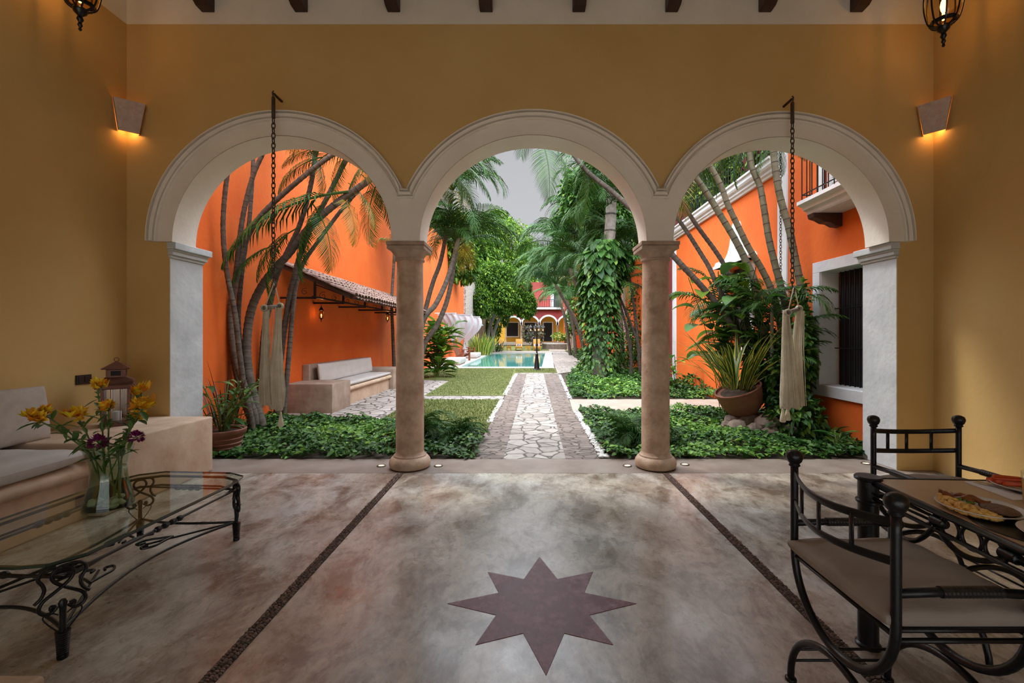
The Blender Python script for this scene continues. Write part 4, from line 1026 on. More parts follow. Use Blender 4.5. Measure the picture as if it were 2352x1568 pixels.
for x in (0, TW):
    mb = MB(); zc = .724; yb = (-.375, -.635) 
    for y in yb:
        n0 = len(mb.v); mb.lathe([(.017+.002*(k % 2), .055*k/14) for k in range(15)], n=12)
        mb.v[n0:] = [(x+a, y-.027+z_, zc+b) for a, b, z_ in mb.v[n0:]]
    for y, y2 in ((yb[0]+.02, -.04), (yb[1]-.02, -1.0)):
        mb.tube([(x, y, zc+.008), (x, y2, .748)], .006, 6); mb.tube([(x, y, zc-.008), (x, y2, .708)], .006, 6)
    for k in range(3):
        yc = -.421-k*.084
        mb.tube([(x, yc+.0375*math.cos(a), zc-.005+.0375*math.sin(a)) for a in [2*math.pi*j/28 for j in range(28)]], .0062, 8, closed=True)
    for s, y in ((1, yb[0]), (-1, yb[1])): mb.tube(smooth_path([(x, y-s*.02, zc), (x, y-s*.03, zc+.02), (x, y-s*.045, zc+.034)], 4), .006, 8)
    mb.build('ring_apron', iron, tb, smooth=True)
    for y0, s in ((-.02, -1), (-TD+.02, 1)):
        mb = MB()
        mb.tube(smooth_path([(x, y0+s*.0, .62), (x, y0+s*.10, .585), (x, y0+s*.24, .60), (x, y0+s*.34, .70)], 6), .010, 8)
        mb.tube([(x+0, y0+s*(.28+.27*math.cos(a)) , .30+.27*math.sin(a)) for a in [math.pi*k/16 for k in range(17)]], .010, 8)
        mb.build('side_scroll', iron, tb, smooth=True)
for x, y in ((0, 0), (TW, 0), (0, -TD), (TW, -TD)):
    mb = MB(); mb.lathe([(.050, 0), (.050, .012), (.041, .018), (.041, .70), (.041, TZ-.012), (.054, TZ-.006), (.055, TZ+.004), (.050, TZ+.010), (.0, TZ+.011)], (x, y, 0), 28)
    mb.lathe([(.043, .655), (.049, .66), (.049, .67), (.043, .675)], (x, y, 0), 28, cap=False)
    mb.build('leg', iron, tb, autos=40)
tag(tb, 'black iron dining table with tan stone top and a row of rings below the edge', 'table')
def plate(name, c, rx, ry, rot=0, lab='', h=.022):
    mb = MB(); mb.lathe([(.55, 0), (.58, .002), (.75, .35*h), (.98, .92*h), (1.0, h), (.985, h+.002), (.95, h-.001), (.72, .45*h), (.66, .28*h), (.3, .22*h), (.01, .22*h)], n=56, cap=False)
    mb.v = [(x*rx, y*ry, z) for x, y, z in mb.v]; o = mb.build(name, china, None, smooth=True); o.location = c; o.rotation_euler[2] = rot; tag(o, lab, 'plate'); return o
Z0 = TZ-.002
pc1 = Vector((1.680, 1.648, Z0+.004))
mb = MB(); mb.lathe([(.185, 0), (.187, .0015), (.186, .003), (.17, .0035), (.01, .0035)], n=56); o = mb.build('placemat', mat('dark_placemat', (.012, .012, .012), .35), smooth=True); o.location = (1.745, 1.50, Z0); tag(o, 'dark round placemat under the egg and watermelon plates', 'placemat')
plate('plate', pc1, .130, .125, 0, 'white plate of scrambled egg, plantain and brown patty')
plate('plate', (1.722, 1.385, Z0+.004), .135, .135, 0, 'round white plate carrying the watermelon chunks')
plate('plate', (2.135, 1.875, Z0+.0), .135, .13, 0, 'white plate of red and yellow fruit sticks near the far table edge')
rn = random.Random(5)
def blobs(name, m_, pts, lab, cat, jit=.25):
    mb = MB()
    for x, y, z, r, sc in pts: mb.ball((x, y, z), r, 9, 6, sc, jit, rn)
    o = mb.build(name, m_, smooth=True); tag(o, lab, cat); return o
pts = []
for k in range(230):
    t = rn.uniform(-1, 1); u = rn.uniform(-1, 1); w_ = .034*(1-.35*t*t)
    pts.append((pc1.x-.055+.018*(1-t*t)*-1+u*w_+.012*t*t, pc1.y+t*.105, Z0+.016+.026*(1-u*u)*(1-t*t*.6)*rn.random(), rn.uniform(.0055, .0115), (1, 1.25, .75)))
o = blobs('scrambled_egg', eggm, pts, 'heap of yellow scrambled egg with green bits on the plate', 'egg', .3)
mb = MB()
for k in range(14):
    x, y = pc1.x-.06+rn.uniform(-.015, .015), pc1.y+rn.uniform(-.03, .03); mb.box(x, x+.009, y, y+.003, Z0+.042, Z0+.045)
mb.build('chopped_herb', herb, o)
mb = MB()
for (x, y, L, a) in ((-.01, .085, .095, -50), (.018, .055, .11, -58), (-.022, .06, .09, -62)):
    x += pc1.x; y += pc1.y
    d = Vector((math.cos(math.radians(a)), math.sin(math.radians(a)), 0)); s = Vector((-d.y, d.x, 0)); rings = []
    for k in range(14):
        t = k/13; c = Vector((x, y, Z0+.032+.006*math.sin(t*9+x*50)))+d*(t-.5)*L; wd = .018*math.sin(math.pi*(.12+.76*t))**.5*(1+.12*math.sin(t*17))
        rings.append([c+s*wd*math.cos(q)+Vector((0, 0, .010*math.sin(q))) for q in [j*math.pi/4 for j in range(8)]])
    mb.loft(rings, cap=True)
tag(mb.build('fried_plantain', baconm, smooth=True), 'glossy dark fried plantain slices behind the scrambled egg', 'plantain')
mb = MB(); mb.ball((pc1.x+.042, pc1.y-.028, Z0+.022), .048, 24, 10, (1.0, 1.25, .28), .03, rn); tag(mb.build('meat_patty', steakm, smooth=True), 'flat brown grilled patty on the egg plate', 'patty')
def wedge(name, m_, c, dims, rot, lab, cat, grp, mid=None):
    mb = MB(); lx, ly, lz = dims; mb.box(-lx/2, lx/2, -ly/2, ly/2, 0, lz, .004); mb.v = [(x+rn.uniform(-.002, .002), y+rn.uniform(-.002, .002), z+(.0 if z < .005 else rn.uniform(-.004, .003))) for x, y, z in mb.v]
    o = mb.build(name, m_, autos=60); o.location = c; o.rotation_euler[2] = math.radians(rot); tag(o, lab, cat, grp); return o
wl = ['tall dark-pink watermelon chunk at the left of the plate', 'tall watermelon chunk behind the small pale one', 'small pale pink watermelon chunk in front', 'watermelon chunk at the back of the pile cut by the frame']
for (x, y, a, b, c, r_), l in zip(((1.672, 1.428, .045, .05, .048, 12), (1.730, 1.415, .05, .05, .045, -15), (1.695, 1.362, .042, .04, .03, 30), (1.765, 1.375, .05, .05, .04, 5)), wl): wedge('watermelon_chunk', melon, (x, y, Z0+.014), (a, b, c), r_, l, 'watermelon', 'watermelon chunks on the round plate')
for i, (x, y, r_, z, m_) in enumerate(((2.075, 1.945, -20, 0, papaya), (2.085, 1.922, -22, 0, papaya), (2.095, 1.897, -18, 0, papaya), (2.090, 1.935, -21, .016, papaya), (2.185, 1.925, 18, .004, papaya), (2.195, 1.90, 20, .008, papaya))):
    lb = ['red papaya stick nearest the plate rim at the back', 'red papaya stick, second one in from the plate rim', 'red papaya stick at the front of the left bundle', 'red papaya stick on top of the left bundle', 'red papaya stick pointing right behind the yellow ones', 'red papaya stick on the right, just behind the pineapple'][i]
    wedge('papaya_stick', m_, (x, y, Z0+.012+z), (.095, .020, .016), r_, lb, 'papaya', 'papaya sticks on the fruit plate')
for i, (x, y, r_, z) in enumerate(((2.125, 1.862, 16, 0), (2.145, 1.838, 6, 0), (2.165, 1.868, 22, .012), (2.16, 1.812, -12, .0))):
    lb = ['yellow pineapple stick leaning on the papaya bundle', 'yellow pineapple stick in the middle of the row', 'yellow pineapple stick lying highest', 'yellow pineapple stick at the front of the fruit plate'][i]
    wedge('pineapple_stick', pineapple, (x, y, Z0+.012+z), (.09, .022, .015), r_, lb, 'pineapple', 'pineapple sticks on the fruit plate')
# napkin, cutlery, juice
nq = empty('n'); bpy.data.objects.remove(nq)
def tabq(px, py): 
    Y = F*(H-Z0)/(py-CY); return (px-CX)*Y/F, Y
mb = MB(); pp = [tabq(2214, 1107), tabq(2290, 1108), tabq(2352, 1128), tabq(2352, 1148), tabq(2330, 1150)]
pp = [tabq(2214, 1107), tabq(2275, 1106), tabq(2385, 1146), tabq(2328, 1150)]
mb.loft([[(x, y, Z0+.0005) for x, y in pp], [(x, y, Z0+.004) for x, y in pp]], cap=True); tag(mb.build('napkin', whitecloth, bevel=.001), 'folded white paper napkin under the fork and knife', 'napkin')
def strip(mb, pts, wds, z, th=.002):
    rings = []
    for i, p in enumerate(pts):
        p = Vector((*p, 0)); q = Vector((*pts[min(i+1, len(pts)-1)], 0)); o_ = Vector((*pts[max(i-1, 0)], 0)); d = (q-o_).normalized(); s = Vector((-d.y, d.x, 0))*wds[i]
        rings.append([p+s+Vector((0, 0, z)), p-s+Vector((0, 0, z)), p-s+Vector((0, 0, z+th)), p+s+Vector((0, 0, z+th))])
    mb.loft(rings, cap=True)
a, b = Vector(tabq(2238, 1109)), Vector(tabq(2362, 1141)); d = (b-a)
mb = MB(); strip(mb, [tuple(a+d*t) for t in (0, .3, .55, .7, .8, 1)], [.010, .007, .004, .007, .012, .011], Z0+.0045)
tag(mb.build('fork', steel, bevel=.0007), 'steel fork lying on the napkin, nearer the egg plate', 'fork')
off = Vector((.028, .014)); mb = MB(); strip(mb, [tuple(a+off+d*t) for t in (0, .3, .5, .55, .8, 1.0)], [.009, .008, .006, .010, .010, .004], Z0+.0045)
tag(mb.build('table_knife', steel, bevel=.0007), 'steel table knife lying on the napkin beside the fork', 'knife')
gq = tabq(2377, 1163); gl = empty('juice_glass', (gq[0], gq[1], Z0))
mb = MB(); mb.lathe([(.030, 0), (.033, .01), (.038, .13), (.036, .13), (.031, .012), (.001, .012)], n=28, cap=False); mb.build('tumbler', pane, gl, smooth=True)
mb = MB(); mb.lathe([(.030, .013), (.0345, .10)], n=28); mb.build('juice', juice, gl, smooth=True); tag(gl, 'glass of orange juice at the frame edge, beside the napkin', 'glass')
# ================================================================ courtyard furniture
ob = empty('masonry_bench', (XW, 8.2, 0))
def by_(mb, x0, x1, y0, y1, z0, z1, b=.02): mb.box(x0-XW, x1-XW, y0-8.2, y1-8.2, z0, z1, b)
mb = MB(); by_(mb, XW+.005, -3.60, 8.20, 9.05, 0, .545, .012); mb.build('near_end_block', benchx, ob, autos=40)
mb = MB(); by_(mb, XW+.005, -3.60, 11.95, 12.85, 0, .56, .012); mb.build('far_end_block', benchx, ob, autos=40)
mb = MB(); by_(mb, XW+.005, -3.72, 9.05, 11.95, 0, .35, .01)
mb.loft([[(-3.70-XW+.055*math.cos(a), y-8.2, .345+.05*math.sin(a)) for a in [2*math.pi*k/14 for k in range(14)]] for y in (9.05, 11.95)], cap=True); mb.build('seat', benchp, ob, autos=50)
mb = MB(); by_(mb, XW+.005, XW+.14, 8.88, 12.1, .3, .86, .01); mb.build('back_ledge', benchx, ob, autos=40)
tag(ob, 'courtyard masonry bench with block ends against the orange wall under the tile awning', 'bench')
c = cushion('seat_cushion', (.72, 2.85, .11), .02, vinyl, .008, loc=(-4.02, 10.5, .445), seed=12, nx=12, ny=30); tag(c, 'white seat cushion on the courtyard bench under the awning', 'cushion')
c = cushion('back_cushion', (.38, 3.0, .15), .02, vinyl, .0, loc=(-4.22, 10.5, .675), seed=13, nx=12, ny=30); c.rotation_euler[1] = math.radians(83); tag(c, 'white back cushion leaning on the orange courtyard wall', 'cushion')
# awning
aw = empty('tile_awning', (XW, 8.04, 0)); AY = 6.4; xo = 1.36; zr, ze = 2.76, 2.15
mb = MB(); rn = random.Random(21); nrow = 6; rowlen = xo/nrow; pitch = .16; ncol = int(AY/pitch)
for c in range(ncol):
    yc = c*pitch+pitch/2
    for r_ in range(nrow):
        x0 = r_*rowlen-.03; x1 = (r_+1)*rowlen+.02; j = rn.uniform(-.008, .008); zz0 = zr-(zr-ze)*x0/xo+.03+j; zz1 = zr-(zr-ze)*x1/xo+.045+j
        rings = []
        for x, z, rr in ((x0, zz0, .068), (x1, zz1, .082)):
            rings.append([(x, yc+j+rr*math.cos(a), z+rr*.62*math.sin(a)-.012) for a in [math.pi*k/6 for k in range(7)]]+[(x, yc+j+(rr-.014)*math.cos(a), z+(rr-.014)*.62*math.sin(a)-.012) for a in [math.pi*k/6 for k in range(6, -1, -1)]])
        mb.loft(rings, cap=True)
        if c < ncol-1:
            rings = []
            for x, z, rr in ((x0, zz0-.03, .075), (x1, zz1-.035, .062)):
                rings.append([(x, yc+pitch/2+rr*math.cos(a), z-rr*.5*math.sin(a)) for a in [math.pi*k/4 for k in range(5)]]+[(x, yc+pitch/2+(rr-.012)*math.cos(a), z-(rr-.012)*.5*math.sin(a)+.004) for a in [math.pi*k/4 for k in range(4, -1, -1)]])
            mb.loft(rings, cap=True)
mb.build('tile_roof', tilem, aw)
mb = MB()
for k in range(9):
    y = .05+k*(AY-.1)/8; mb.loft([[(0, y, zr-.08), (0, y+.05, zr-.08), (0, y+.05, zr-.02), (0, y, zr-.02)], [(xo-.04, y, ze-.05), (xo-.04, y+.05, ze-.05), (xo-.04, y+.05, ze+.01), (xo-.04, y, ze+.01)]], cap=True)
mb.build('rafters', irond, aw)
for k in range(6):
    y = .06+k*1.25; mb = MB(); zb = 2.13 if k == 0 else 2.13; xq = .64
    mb.box(0, xq, y-.018, y+.018, zb-.02, zb+.016); mb.box(xq-.03, xq+.006, y-.018, y+.018, zb-.02, zr-(zr-ze)*xq/xo-.05)
    mb.tube([(xq, y, zb+.24), (xo-.06, y, ze-.03)], .010, 6)
    for cx_, cz, rr in ((.20, zb+.15, .085), (.44, zb+.11, .065)): mb.tube([(cx_+rr*(1-t*.6)*math.cos(6.2*t+1), y, cz+rr*(1-t*.6)*math.sin(6.2*t+1)) for t in [q/20 for q in range(28)]], .005, 5)
    mb.build('bracket', iron, aw)
mb = MB(); mb.box(.60, .645, 0, AY, 2.128, 2.16); mb.box(xo-.07, xo-.03, 0, AY, ze-.04, ze-.012); mb.build('rail', iron, aw)
tag(aw, 'clay tile awning on black iron brackets fixed to the orange wall', 'awning')
for k, (px, py, Y, sc, lb) in enumerate(((738, 740, 9.35, .40, 'small black lantern hanging under the awning, above the near end of the bench'), (890, 742, 13.1, .40, 'small black lantern under the awning beside the stone column'))):
    o = coach_lantern(); p = P(px, py, Y); o.location = p; o.scale = (sc*.85, sc*.85, sc); tag(o, lb, 'lantern', 'lanterns under the tile awning')
    mb = MB(); mb.tube([(0, 0, .89), (0, 0, (2.12-p.z)/sc)], .012, 5); mb.build('hanger', iron, o)
    pl = bpy.data.lights.new('lantern_lamp', 'POINT'); pl.energy = .8; pl.color = (1, .62, .28); pl.shadow_soft_size = .02
    po = bpy.data.objects.new('lantern_lamp', pl); COL.objects.link(po); po.parent = o; po.location = (0, 0, .50)
# chains and hammock chairs
def chain(name, top, length, link, th, lab, bracket=True):
    root = empty(name, top); n = int(length/(link*1.42)); mb = MB(); z = 0
    if bracket:
        b = MB(); b.box(-.010, .010, .0, YF-top[1], .005, .025, .003); b.tube([(0, .0, .04), (0, -.02, .015), (0, -.01, -.02), (0, .01, -.015)], .007, 6); b.lathe([(.016, -.24), (.018, -.235), (.018, -.03), (.012, -.02)], n=10); b.build('wall_hook', irond, root, autos=40); z = -.24
    n = int((length+z)/(link*1.42))
    for k in range(n):
        zc = z-link*1.42*(k+.5); pts = []
        for j in range(12):
            a = 2*math.pi*j/12; u = link*.5*math.cos(a); v = link*.95*math.sin(a)
            pts.append((u, 0, zc+v) if k % 2 else (0, u, zc+v))
        mb.tube(pts, th, 5, closed=True)
    mb.build('links', irond, root)
    ze_ = z-link*1.42*n; mb = MB(); mb.tube(smooth_path([(0, 0, ze_+.02), (0, 0, ze_-.03), (.022, 0, ze_-.06), (.018, 0, ze_-.10), (-.012, 0, ze_-.11), (-.022, 0, ze_-.08)], 4), th*1.3, 6); mb.build('hook', irond, root)
    tag(root, lab, 'chain'); return ze_-.10
tl = P(628, 218, 4.56); chain('hanging_chain', tl, tl.z-P(630, 640, 4.56).z, .036, .0058, 'heavy iron chain hanging before the left arch and its red-orange wall')
tr = P(1820, 230, 4.56); chain('hanging_chain', tr, tr.z-P(1823, 655, 4.56).z, .036, .0058, 'heavy iron chain hanging before the right arch, in front of the balcony')
rc = P(1793, 300, 7.3); chain('rain_chain', rc, rc.z-P(1793, 640, 7.3).z, .034, .005, 'thin chain hanging along the white corner strip of the balcony house', False)
def strand_cloth(mb, path, wid, dep, folds, nr=40, seed=0, ragged=.0):
    rn = random.Random(seed); ph = rn.uniform(0, 6); rings = []
    for (x, y, z), w_, d_ in zip(path, wid, dep):
        ring = []
        for j in range(nr):
            a = 2*math.pi*j/nr; f = 1+.20*math.sin(folds*a+ph+z*1.2)+.09*math.sin(folds*2.3*a+z*4)
            ring.append((x+w_*f*math.cos(a), y+d_*f*math.sin(a), z+(.022*math.sin(5*a+ph)+.012*math.sin(13*a) if z < path[-4][2] else 0)))
        rings.append(ring)
    mb.loft(rings, cap=True)
def hammock(top, pts, lab, bar, tass, seed):
    """pts: list of cloth bundles, each a list of (px, py, half width px); Y fixed"""
    Y = 4.56; root = empty('hammock_chair', top)
    def q(px, py): return P(px, py, Y)-Vector(top)
    for bi, bd in enumerate(pts):
        rows = []; 
        for a, b in zip(bd[:-1], bd[1:]):
            for k in range(6): t = k/6; rows.append(tuple(a[i]+(b[i]-a[i])*t for i in range(3)))
        rows.append(bd[-1])
        path = [(q(x, y).x, (bi-.5)*.05, q(x, y).z) for x, y, w_ in rows]; wid = [w_*Y/F for _, _, w_ in rows]; dep = [w_*.55 for w_ in wid]
        mb = MB(); strand_cloth(mb, path, wid, dep, 7+bi, 44, seed+bi); mb.build('cloth', cloth, root, smooth=True)
    (x0, y0), (x1, y1) = bar; a, b = q(x0, y0), q(x1, y1); mb = MB(); mb.tube([a+Vector((0, -.06, 0)), b+Vector((0, .06, 0))], .021, 12); mb.build('spreader_bar', barkl, root, smooth=True)
    mb = MB()
    for e, yy in ((a, -.05), (b, .05)):
        mb.tube([(0, 0, 0), (e.x*.5, yy*.5, e.z*.5), (e.x, yy, e.z)], .006, 6)
        for t in range(3): mb.tube([(e.x+.028*math.cos(u), yy+(t-1)*.012+.0, e.z+.028*math.sin(u)) for u in [k*math.pi/6 for k in range(12)]], .008, 6, closed=True)
    mb.build('rope', cloth, root, smooth=True)
    for x, y in tass:
        c = q(x, y); mb = MB(); mb.lathe([(.004, .07), (.012, .05), (.010, .04), (.022, -.02), (.030, -.075), (.024, -.085)], (c.x, 0, c.z), 14, warp=lambda a, z: 1+.12*math.sin(7*a)); mb.build('tassel', cloth, root, smooth=True)
    # crochet side cords
    mb = MB(); rn = random.Random(seed)
    for k in range(10):
        bd = pts[k % len(pts)]; s = rn.uniform(-.8, .8); mb.tube([q(x+s*w_, y)+Vector((0, -.03-.55*w_*Y/F*.9, 0)) for x, y, w_ in bd], .0035, 5)
    mb.build('cords', cloth, root); tag(root, lab, 'hammock')
hammock(P(630, 648, 4.56), [[(616, 704, 6), (614, 735, 6), (613, 790, 7.5), (611, 850, 9), (612, 900, 12), (614, 928, 11)], [(636, 706, 6), (636, 735, 6.5), (633, 790, 9), (631, 845, 13), (631, 895, 17), (634, 938, 13)]],
        'folded cream hammock chair hanging in front of the red-orange wall', ((614, 708), (637, 702)), [(645, 960)], 31)
hammock(P(1824, 655, 4.56), [[(1802, 712, 6), (1803, 745, 8), (1806, 800, 12), (1809, 860, 15), (1811, 905, 18), (1812, 934, 19)], [(1838, 714, 5), (1836, 745, 7), (1832, 800, 10), (1833, 860, 12), (1833, 905, 14), (1834, 930, 14)]],
        'cream hammock chair hanging beside the barred window under the right arch', ((1803, 718), (1842, 708)), [(1798, 950), (1809, 946)], 41)
# lamp post
lp = empty('lamp_post', (*G(1233, 850).xy, .0)); lz = P(0, 745, lp.location.y).z
mb = MB(); mb.lathe([(.17, .0), (.17, .04), (.13, .06), (.115, .10), (.06, .62), (.055, .66), (.068, .69), (.035, .72)], n=16); mb.build('base', iron, lp, autos=40)
mb = MB(); mb.lathe([(.032, .70), (.026, lz), (.04, lz+.02), (.03, lz+.06), (.0, lz+.12)], n=12); mb.build('pole', iron, lp, autos=40)
for k in range(4):
    a = k*math.pi/2+.25; d = Vector((math.cos(a), math.sin(a), 0)); mb = MB(); mb.tube(smooth_path([Vector((0, 0, lz-.12)), d*.12+Vector((0, 0, lz-.06)), d*.25+Vector((0, 0, lz-.0)), d*.27+Vector((0, 0, lz-.04))], 4), .012, 6); mb.build('arm', iron, lp)
    mb = MB(); c = d*.27+Vector((0, 0, lz-.32)); mb.lathe([(.05, 0), (.085, .20)], c, 6, cap=False); mb.mi = 1; mb.lathe([(.11, .19), (.10, .22), (.04, .27), (.01, .31)], c, 6); mb.lathe([(.05, -.02), (.055, .01)], c, 6); mb.mi = 2; mb.ball(c+Vector((0, 0, .09)), .02, 8, 6); mb.build('lamp_head', [pane, iron, bulb], lp)
tag(lp, 'black cast iron lamp post with clustered lantern heads by the pool corner', 'lamp post')
# loungers, side tables
def lounger():
    r_ = empty('sun_lounger'); mb = MB()
    mb.box(-.36, .36, -1.15, .75, .24, .30); mb.build('frame', yelwood, r_, bevel=.01)
    for x in (-.31, .31):
        for y in (-1.05, .6): mb = MB(); mb.box(x-.035, x+.035, y-.035, y+.035, 0, .25); mb.build('leg', yelwood, r_)
    mb = MB(); mb.box(-.35, .35, -1.15, .25, .30, .42, .04); mb.build('seat_pad', yelcush, r_, smooth=True)
    mb = MB(); mb.box(-.35, .35, -.06, .06, 0, .85, .05); mb.v = [(x, y*math.cos(.55)+z*math.sin(.45)+.25, z*math.cos(.45)-y*math.sin(.45)+.36) for x, y, z in mb.v]; mb.build('back_pad', yelcush, r_, smooth=True)
    for k in range(5):
        mb = MB(); mb.box(-.25+.1*k, -.15+.1*k, -.05, .05, 0, .22, .03); mb.v = [(x, y+.06+z*.4, z+.43) for x, y, z in mb.v]; mb.build('pillow_stripe', striped if k % 2 else stripew, r_, smooth=True)
    return r_
l0 = lounger(); YLn = 44.2
for i, (px, lb) in enumerate(((1147.5, 'yellow sun lounger furthest left beyond the pool'), (1192, 'yellow sun lounger in the middle of the three beyond the pool'), (1233, 'yellow sun lounger partly behind the lamp post'))):
    o = l0 if i == 0 else copy_tree(l0); o.location = ((px-CX)*YLn/F, YLn, .05); tag(o, lb, 'sun lounger', 'yellow loungers beyond the pool')
st = empty('side_table'); mb = MB(); mb.box(-.25, .25, -.25, .25, .42, .48, .02); mb.build('table_top', yelwood, st)
for s in (-1, 1):
    mb = MB(); mb.loft([[(x, s*.2-.02, z) for x, z in ((-.24, 0), (-.16, 0), (-.10, .2), (0, .28), (.10, .2), (.16, 0), (.24, 0), (.22, .43), (-.22, .43))], [(x, s*.2+.02, z) for x, z in ((-.24, 0), (-.16, 0), (-.10, .2), (0, .28), (.10, .2), (.16, 0), (.24, 0), (.22, .43), (-.22, .43))]], cap=True); mb.build('side_panel', yelwood, st)
for i, (px, lb) in enumerate(((1169, 'small yellow table between the left and middle loungers'), (1213, 'small yellow table between the middle lounger and the one by the lamp post'))):
    o = st if i == 0 else copy_tree(st); o.location = ((px-CX)*YLn/F, YLn-.3, .03); tag(o, lb, 'table', 'small yellow tables between the loungers')
# adirondack chairs
def adk():
    r_ = empty('garden_chair')
    for s in (-1, 1):
        mb = MB(); mb.box(s*.30-.03, s*.30+.03, -.40, -.30, 0, .56); mb.build('front_leg', teak, r_)
        mb = MB(); mb.loft([[(s*.27-.02, -.38, .30), (s*.27+.02, -.38, .30), (s*.27+.02, -.38, .42), (s*.27-.02, -.38, .42)], [(s*.27-.02, .45, .0), (s*.27+.02, .45, .0), (s*.27+.02, .45, .10), (s*.27-.02, .45, .10)]], cap=True); mb.build('rear_leg', teak, r_)
        mb = MB(); mb.box(s*.34-.07, s*.34+.07, -.46, .30, .56, .59); mb.build('arm', teak, r_, bevel=.01)
    mb = MB()
    for k in range(6): mb.box(-.29, .29, -.40+k*.09, -.33+k*.09, .40-k*.035, .42-k*.035)
    mb.build('seat', teak, r_)
    mb = MB()
    for k in range(5):
        x = -.26+k*.105; h = .95-.05*abs(k-2); mb.loft([[(x, .08, .24), (x+.09, .08, .24), (x+.09, .10, .24), (x, .10, .24)], [(x, .08+.32, h+.05), (x+.09, .08+.32, h+.05), (x+.09, .42, h+.05), (x, .42, h+.05)]], cap=True)
    mb.build('backrest', teak, r_); return r_
a0 = adk(); a0.location = (*G(1058, 829).xy, .03); a0.rotation_euler[2] = math.radians(65); a0.scale = (1.1,)*3; tag(a0, 'brown slatted wooden armchair nearer the lawn, between the white daybeds', 'chair', 'wooden armchairs by the pool')
a1 = copy_tree(a0); a1.location = (*G(1072, 820).xy, .03); a1.rotation_euler[2] = math.radians(65); tag(a1, 'brown slatted wooden armchair further along, half hidden by its twin', 'chair', 'wooden armchairs by the pool')
# daybeds and drapes
def daybed(y0, y1, x0, x1, lb):
    r_ = empty('daybed', ((x0+x1)/2, (y0+y1)/2, .03)); mb = MB(); mb.box(-(x1-x0)/2, (x1-x0)/2, -(y1-y0)/2, (y1-y0)/2, .04, .32, .06); mb.build('mattress', cushm, r_, smooth=True)
    mb = MB(); mb.box(-(x1-x0)/2+.05, (x1-x0)/2-.05, -(y1-y0)/2+.05, (y1-y0)/2-.05, 0, .05); mb.build('platform', benchx, r_); tag(r_, lb, 'daybed', 'white daybeds beside the pool'); return r_
daybed(21.6, 23.6, -4.2, -3.25, 'white daybed mattress at the near left corner of the pool')
daybed(28.4, 30.8, -4.25, -3.2, 'white daybed mattress further along, before the yellow-green reeds')
def drape(name, top, tie, tail, wid, lb, seed):
    """cloth hung from a rail running in x at height, sweeping down to a tie"""
    mb = MB(); rn = random.Random(seed); nu, nv = 40, 36; A, B = Vector(top[0]), Vector(top[1]); T = Vector(tie)
    n0 = 0; belly = Vector(tail)
    for j in range(nv+1):
        v = j/nv
        for i in range(nu+1):
            u = i/nu; p = A+(B-A)*u; s = 1-v; k = v**1.6
            base = p*(1-k)+T*k + belly*(math.sin(math.pi*v)*(.35+.65*u)); base.z -= .12*math.sin(math.pi*v)
            fold = .05*math.sin(u*22+seed)*(1-.6*v)*(.2+math.sin(math.pi*min(1, v*1.2))); base.y += fold; base.x += fold*.3
            mb.v.append(tuple(base))
    for j in range(nv):
        for i in range(nu): a = j*(nu+1)+i; mb.f.append((a, a+1, a+nu+2, a+nu+1)); mb.m.append(0)
    return mb
dr = [((1002, 719, 21.6), (1046, 718, 21.6), (1040, 789, 22.6), 'white canopy drape gathered nearest, over the first daybed'),
      ((1030, 722, 25.0), (1083, 723, 25.0), (1053, 788, 25.6), 'white canopy drape in the middle of the three'),
      ((1062, 727, 29.5), (1102, 729, 29.5), (1066, 789, 29.7), 'white canopy drape furthest, beside the rubble wall')]
for k, (a, b, t, lb) in enumerate(dr):
    A, B, T = P(*a), P(*b), P(*t); A.x = max(A.x, XW+.1)
    root = empty('canopy_drape', A)
    mb = drape('x', ((0, 0, 0), B-A), T-A, (.38, -.25, -.05), 1, lb, k*2.1); mb.build('cloth', drapem, root, smooth=True)
    mb = MB(); d = B-A; mb.tube([(-.1, 0, .0), (d.x, 0, 0)], .018, 6); mb.tube([(d.x, .02, 0), (d.x*.98, .4, .03), (-.1, .9, .04)], .012, 6); mb.build('pole', whitep, root)
    mb = MB(); c = T-A
    if k == 2: mb.lathe([(.04, .1), (.03, 0), (.10, -.25), (.17, -.75), (.16, -1.0)], c, 20, warp=lambda a, z: 1+.2*math.sin(6*a)); 
    if k == 2: mb.build('gathered_tail', drapem, root, smooth=True)
    mb = MB(); n0 = len(mb.v); nu = 16
    for j in range(nu+1):
        for i in range(nu+1):
            u, v = i/nu, j/nu; mb.v.append((d.x*(.35+.65*u)+.10*v, 1.6*v-.1, .02-.30*math.sin(math.pi*v)-.25*v*(1-u)-.55*v*v))
    for j in range(nu):
        for i in range(nu): q = j*(nu+1)+i; mb.f.append((q, q+1, q+nu+2, q+nu+1)); mb.m.append(0)
    mb.build('canopy_panel', drapem, root, smooth=True)
    tag(root, lb, 'drape', 'white canopy drapes beside the pool')
# raised stone planter at the far end
pt = empty('stone_planter', (P(1283, 786, 47).x, 46.5, .25)); mb = MB(); mb.lathe([(1.75, -.2), (1.75, .40), (1.5, .40), (1.5, .35)], n=28, sy=.45); mb.build('wall', rock, pt, autos=40)
mb = MB(); mb.lathe([(1.82, .40), (1.82, .50), (1.45, .50)], n=28, sy=.45, cap=False); mb.build('rim', whitep, pt, autos=40); tag(pt, 'low curved rubble planter with a pale rim before the far gallery', 'planter')
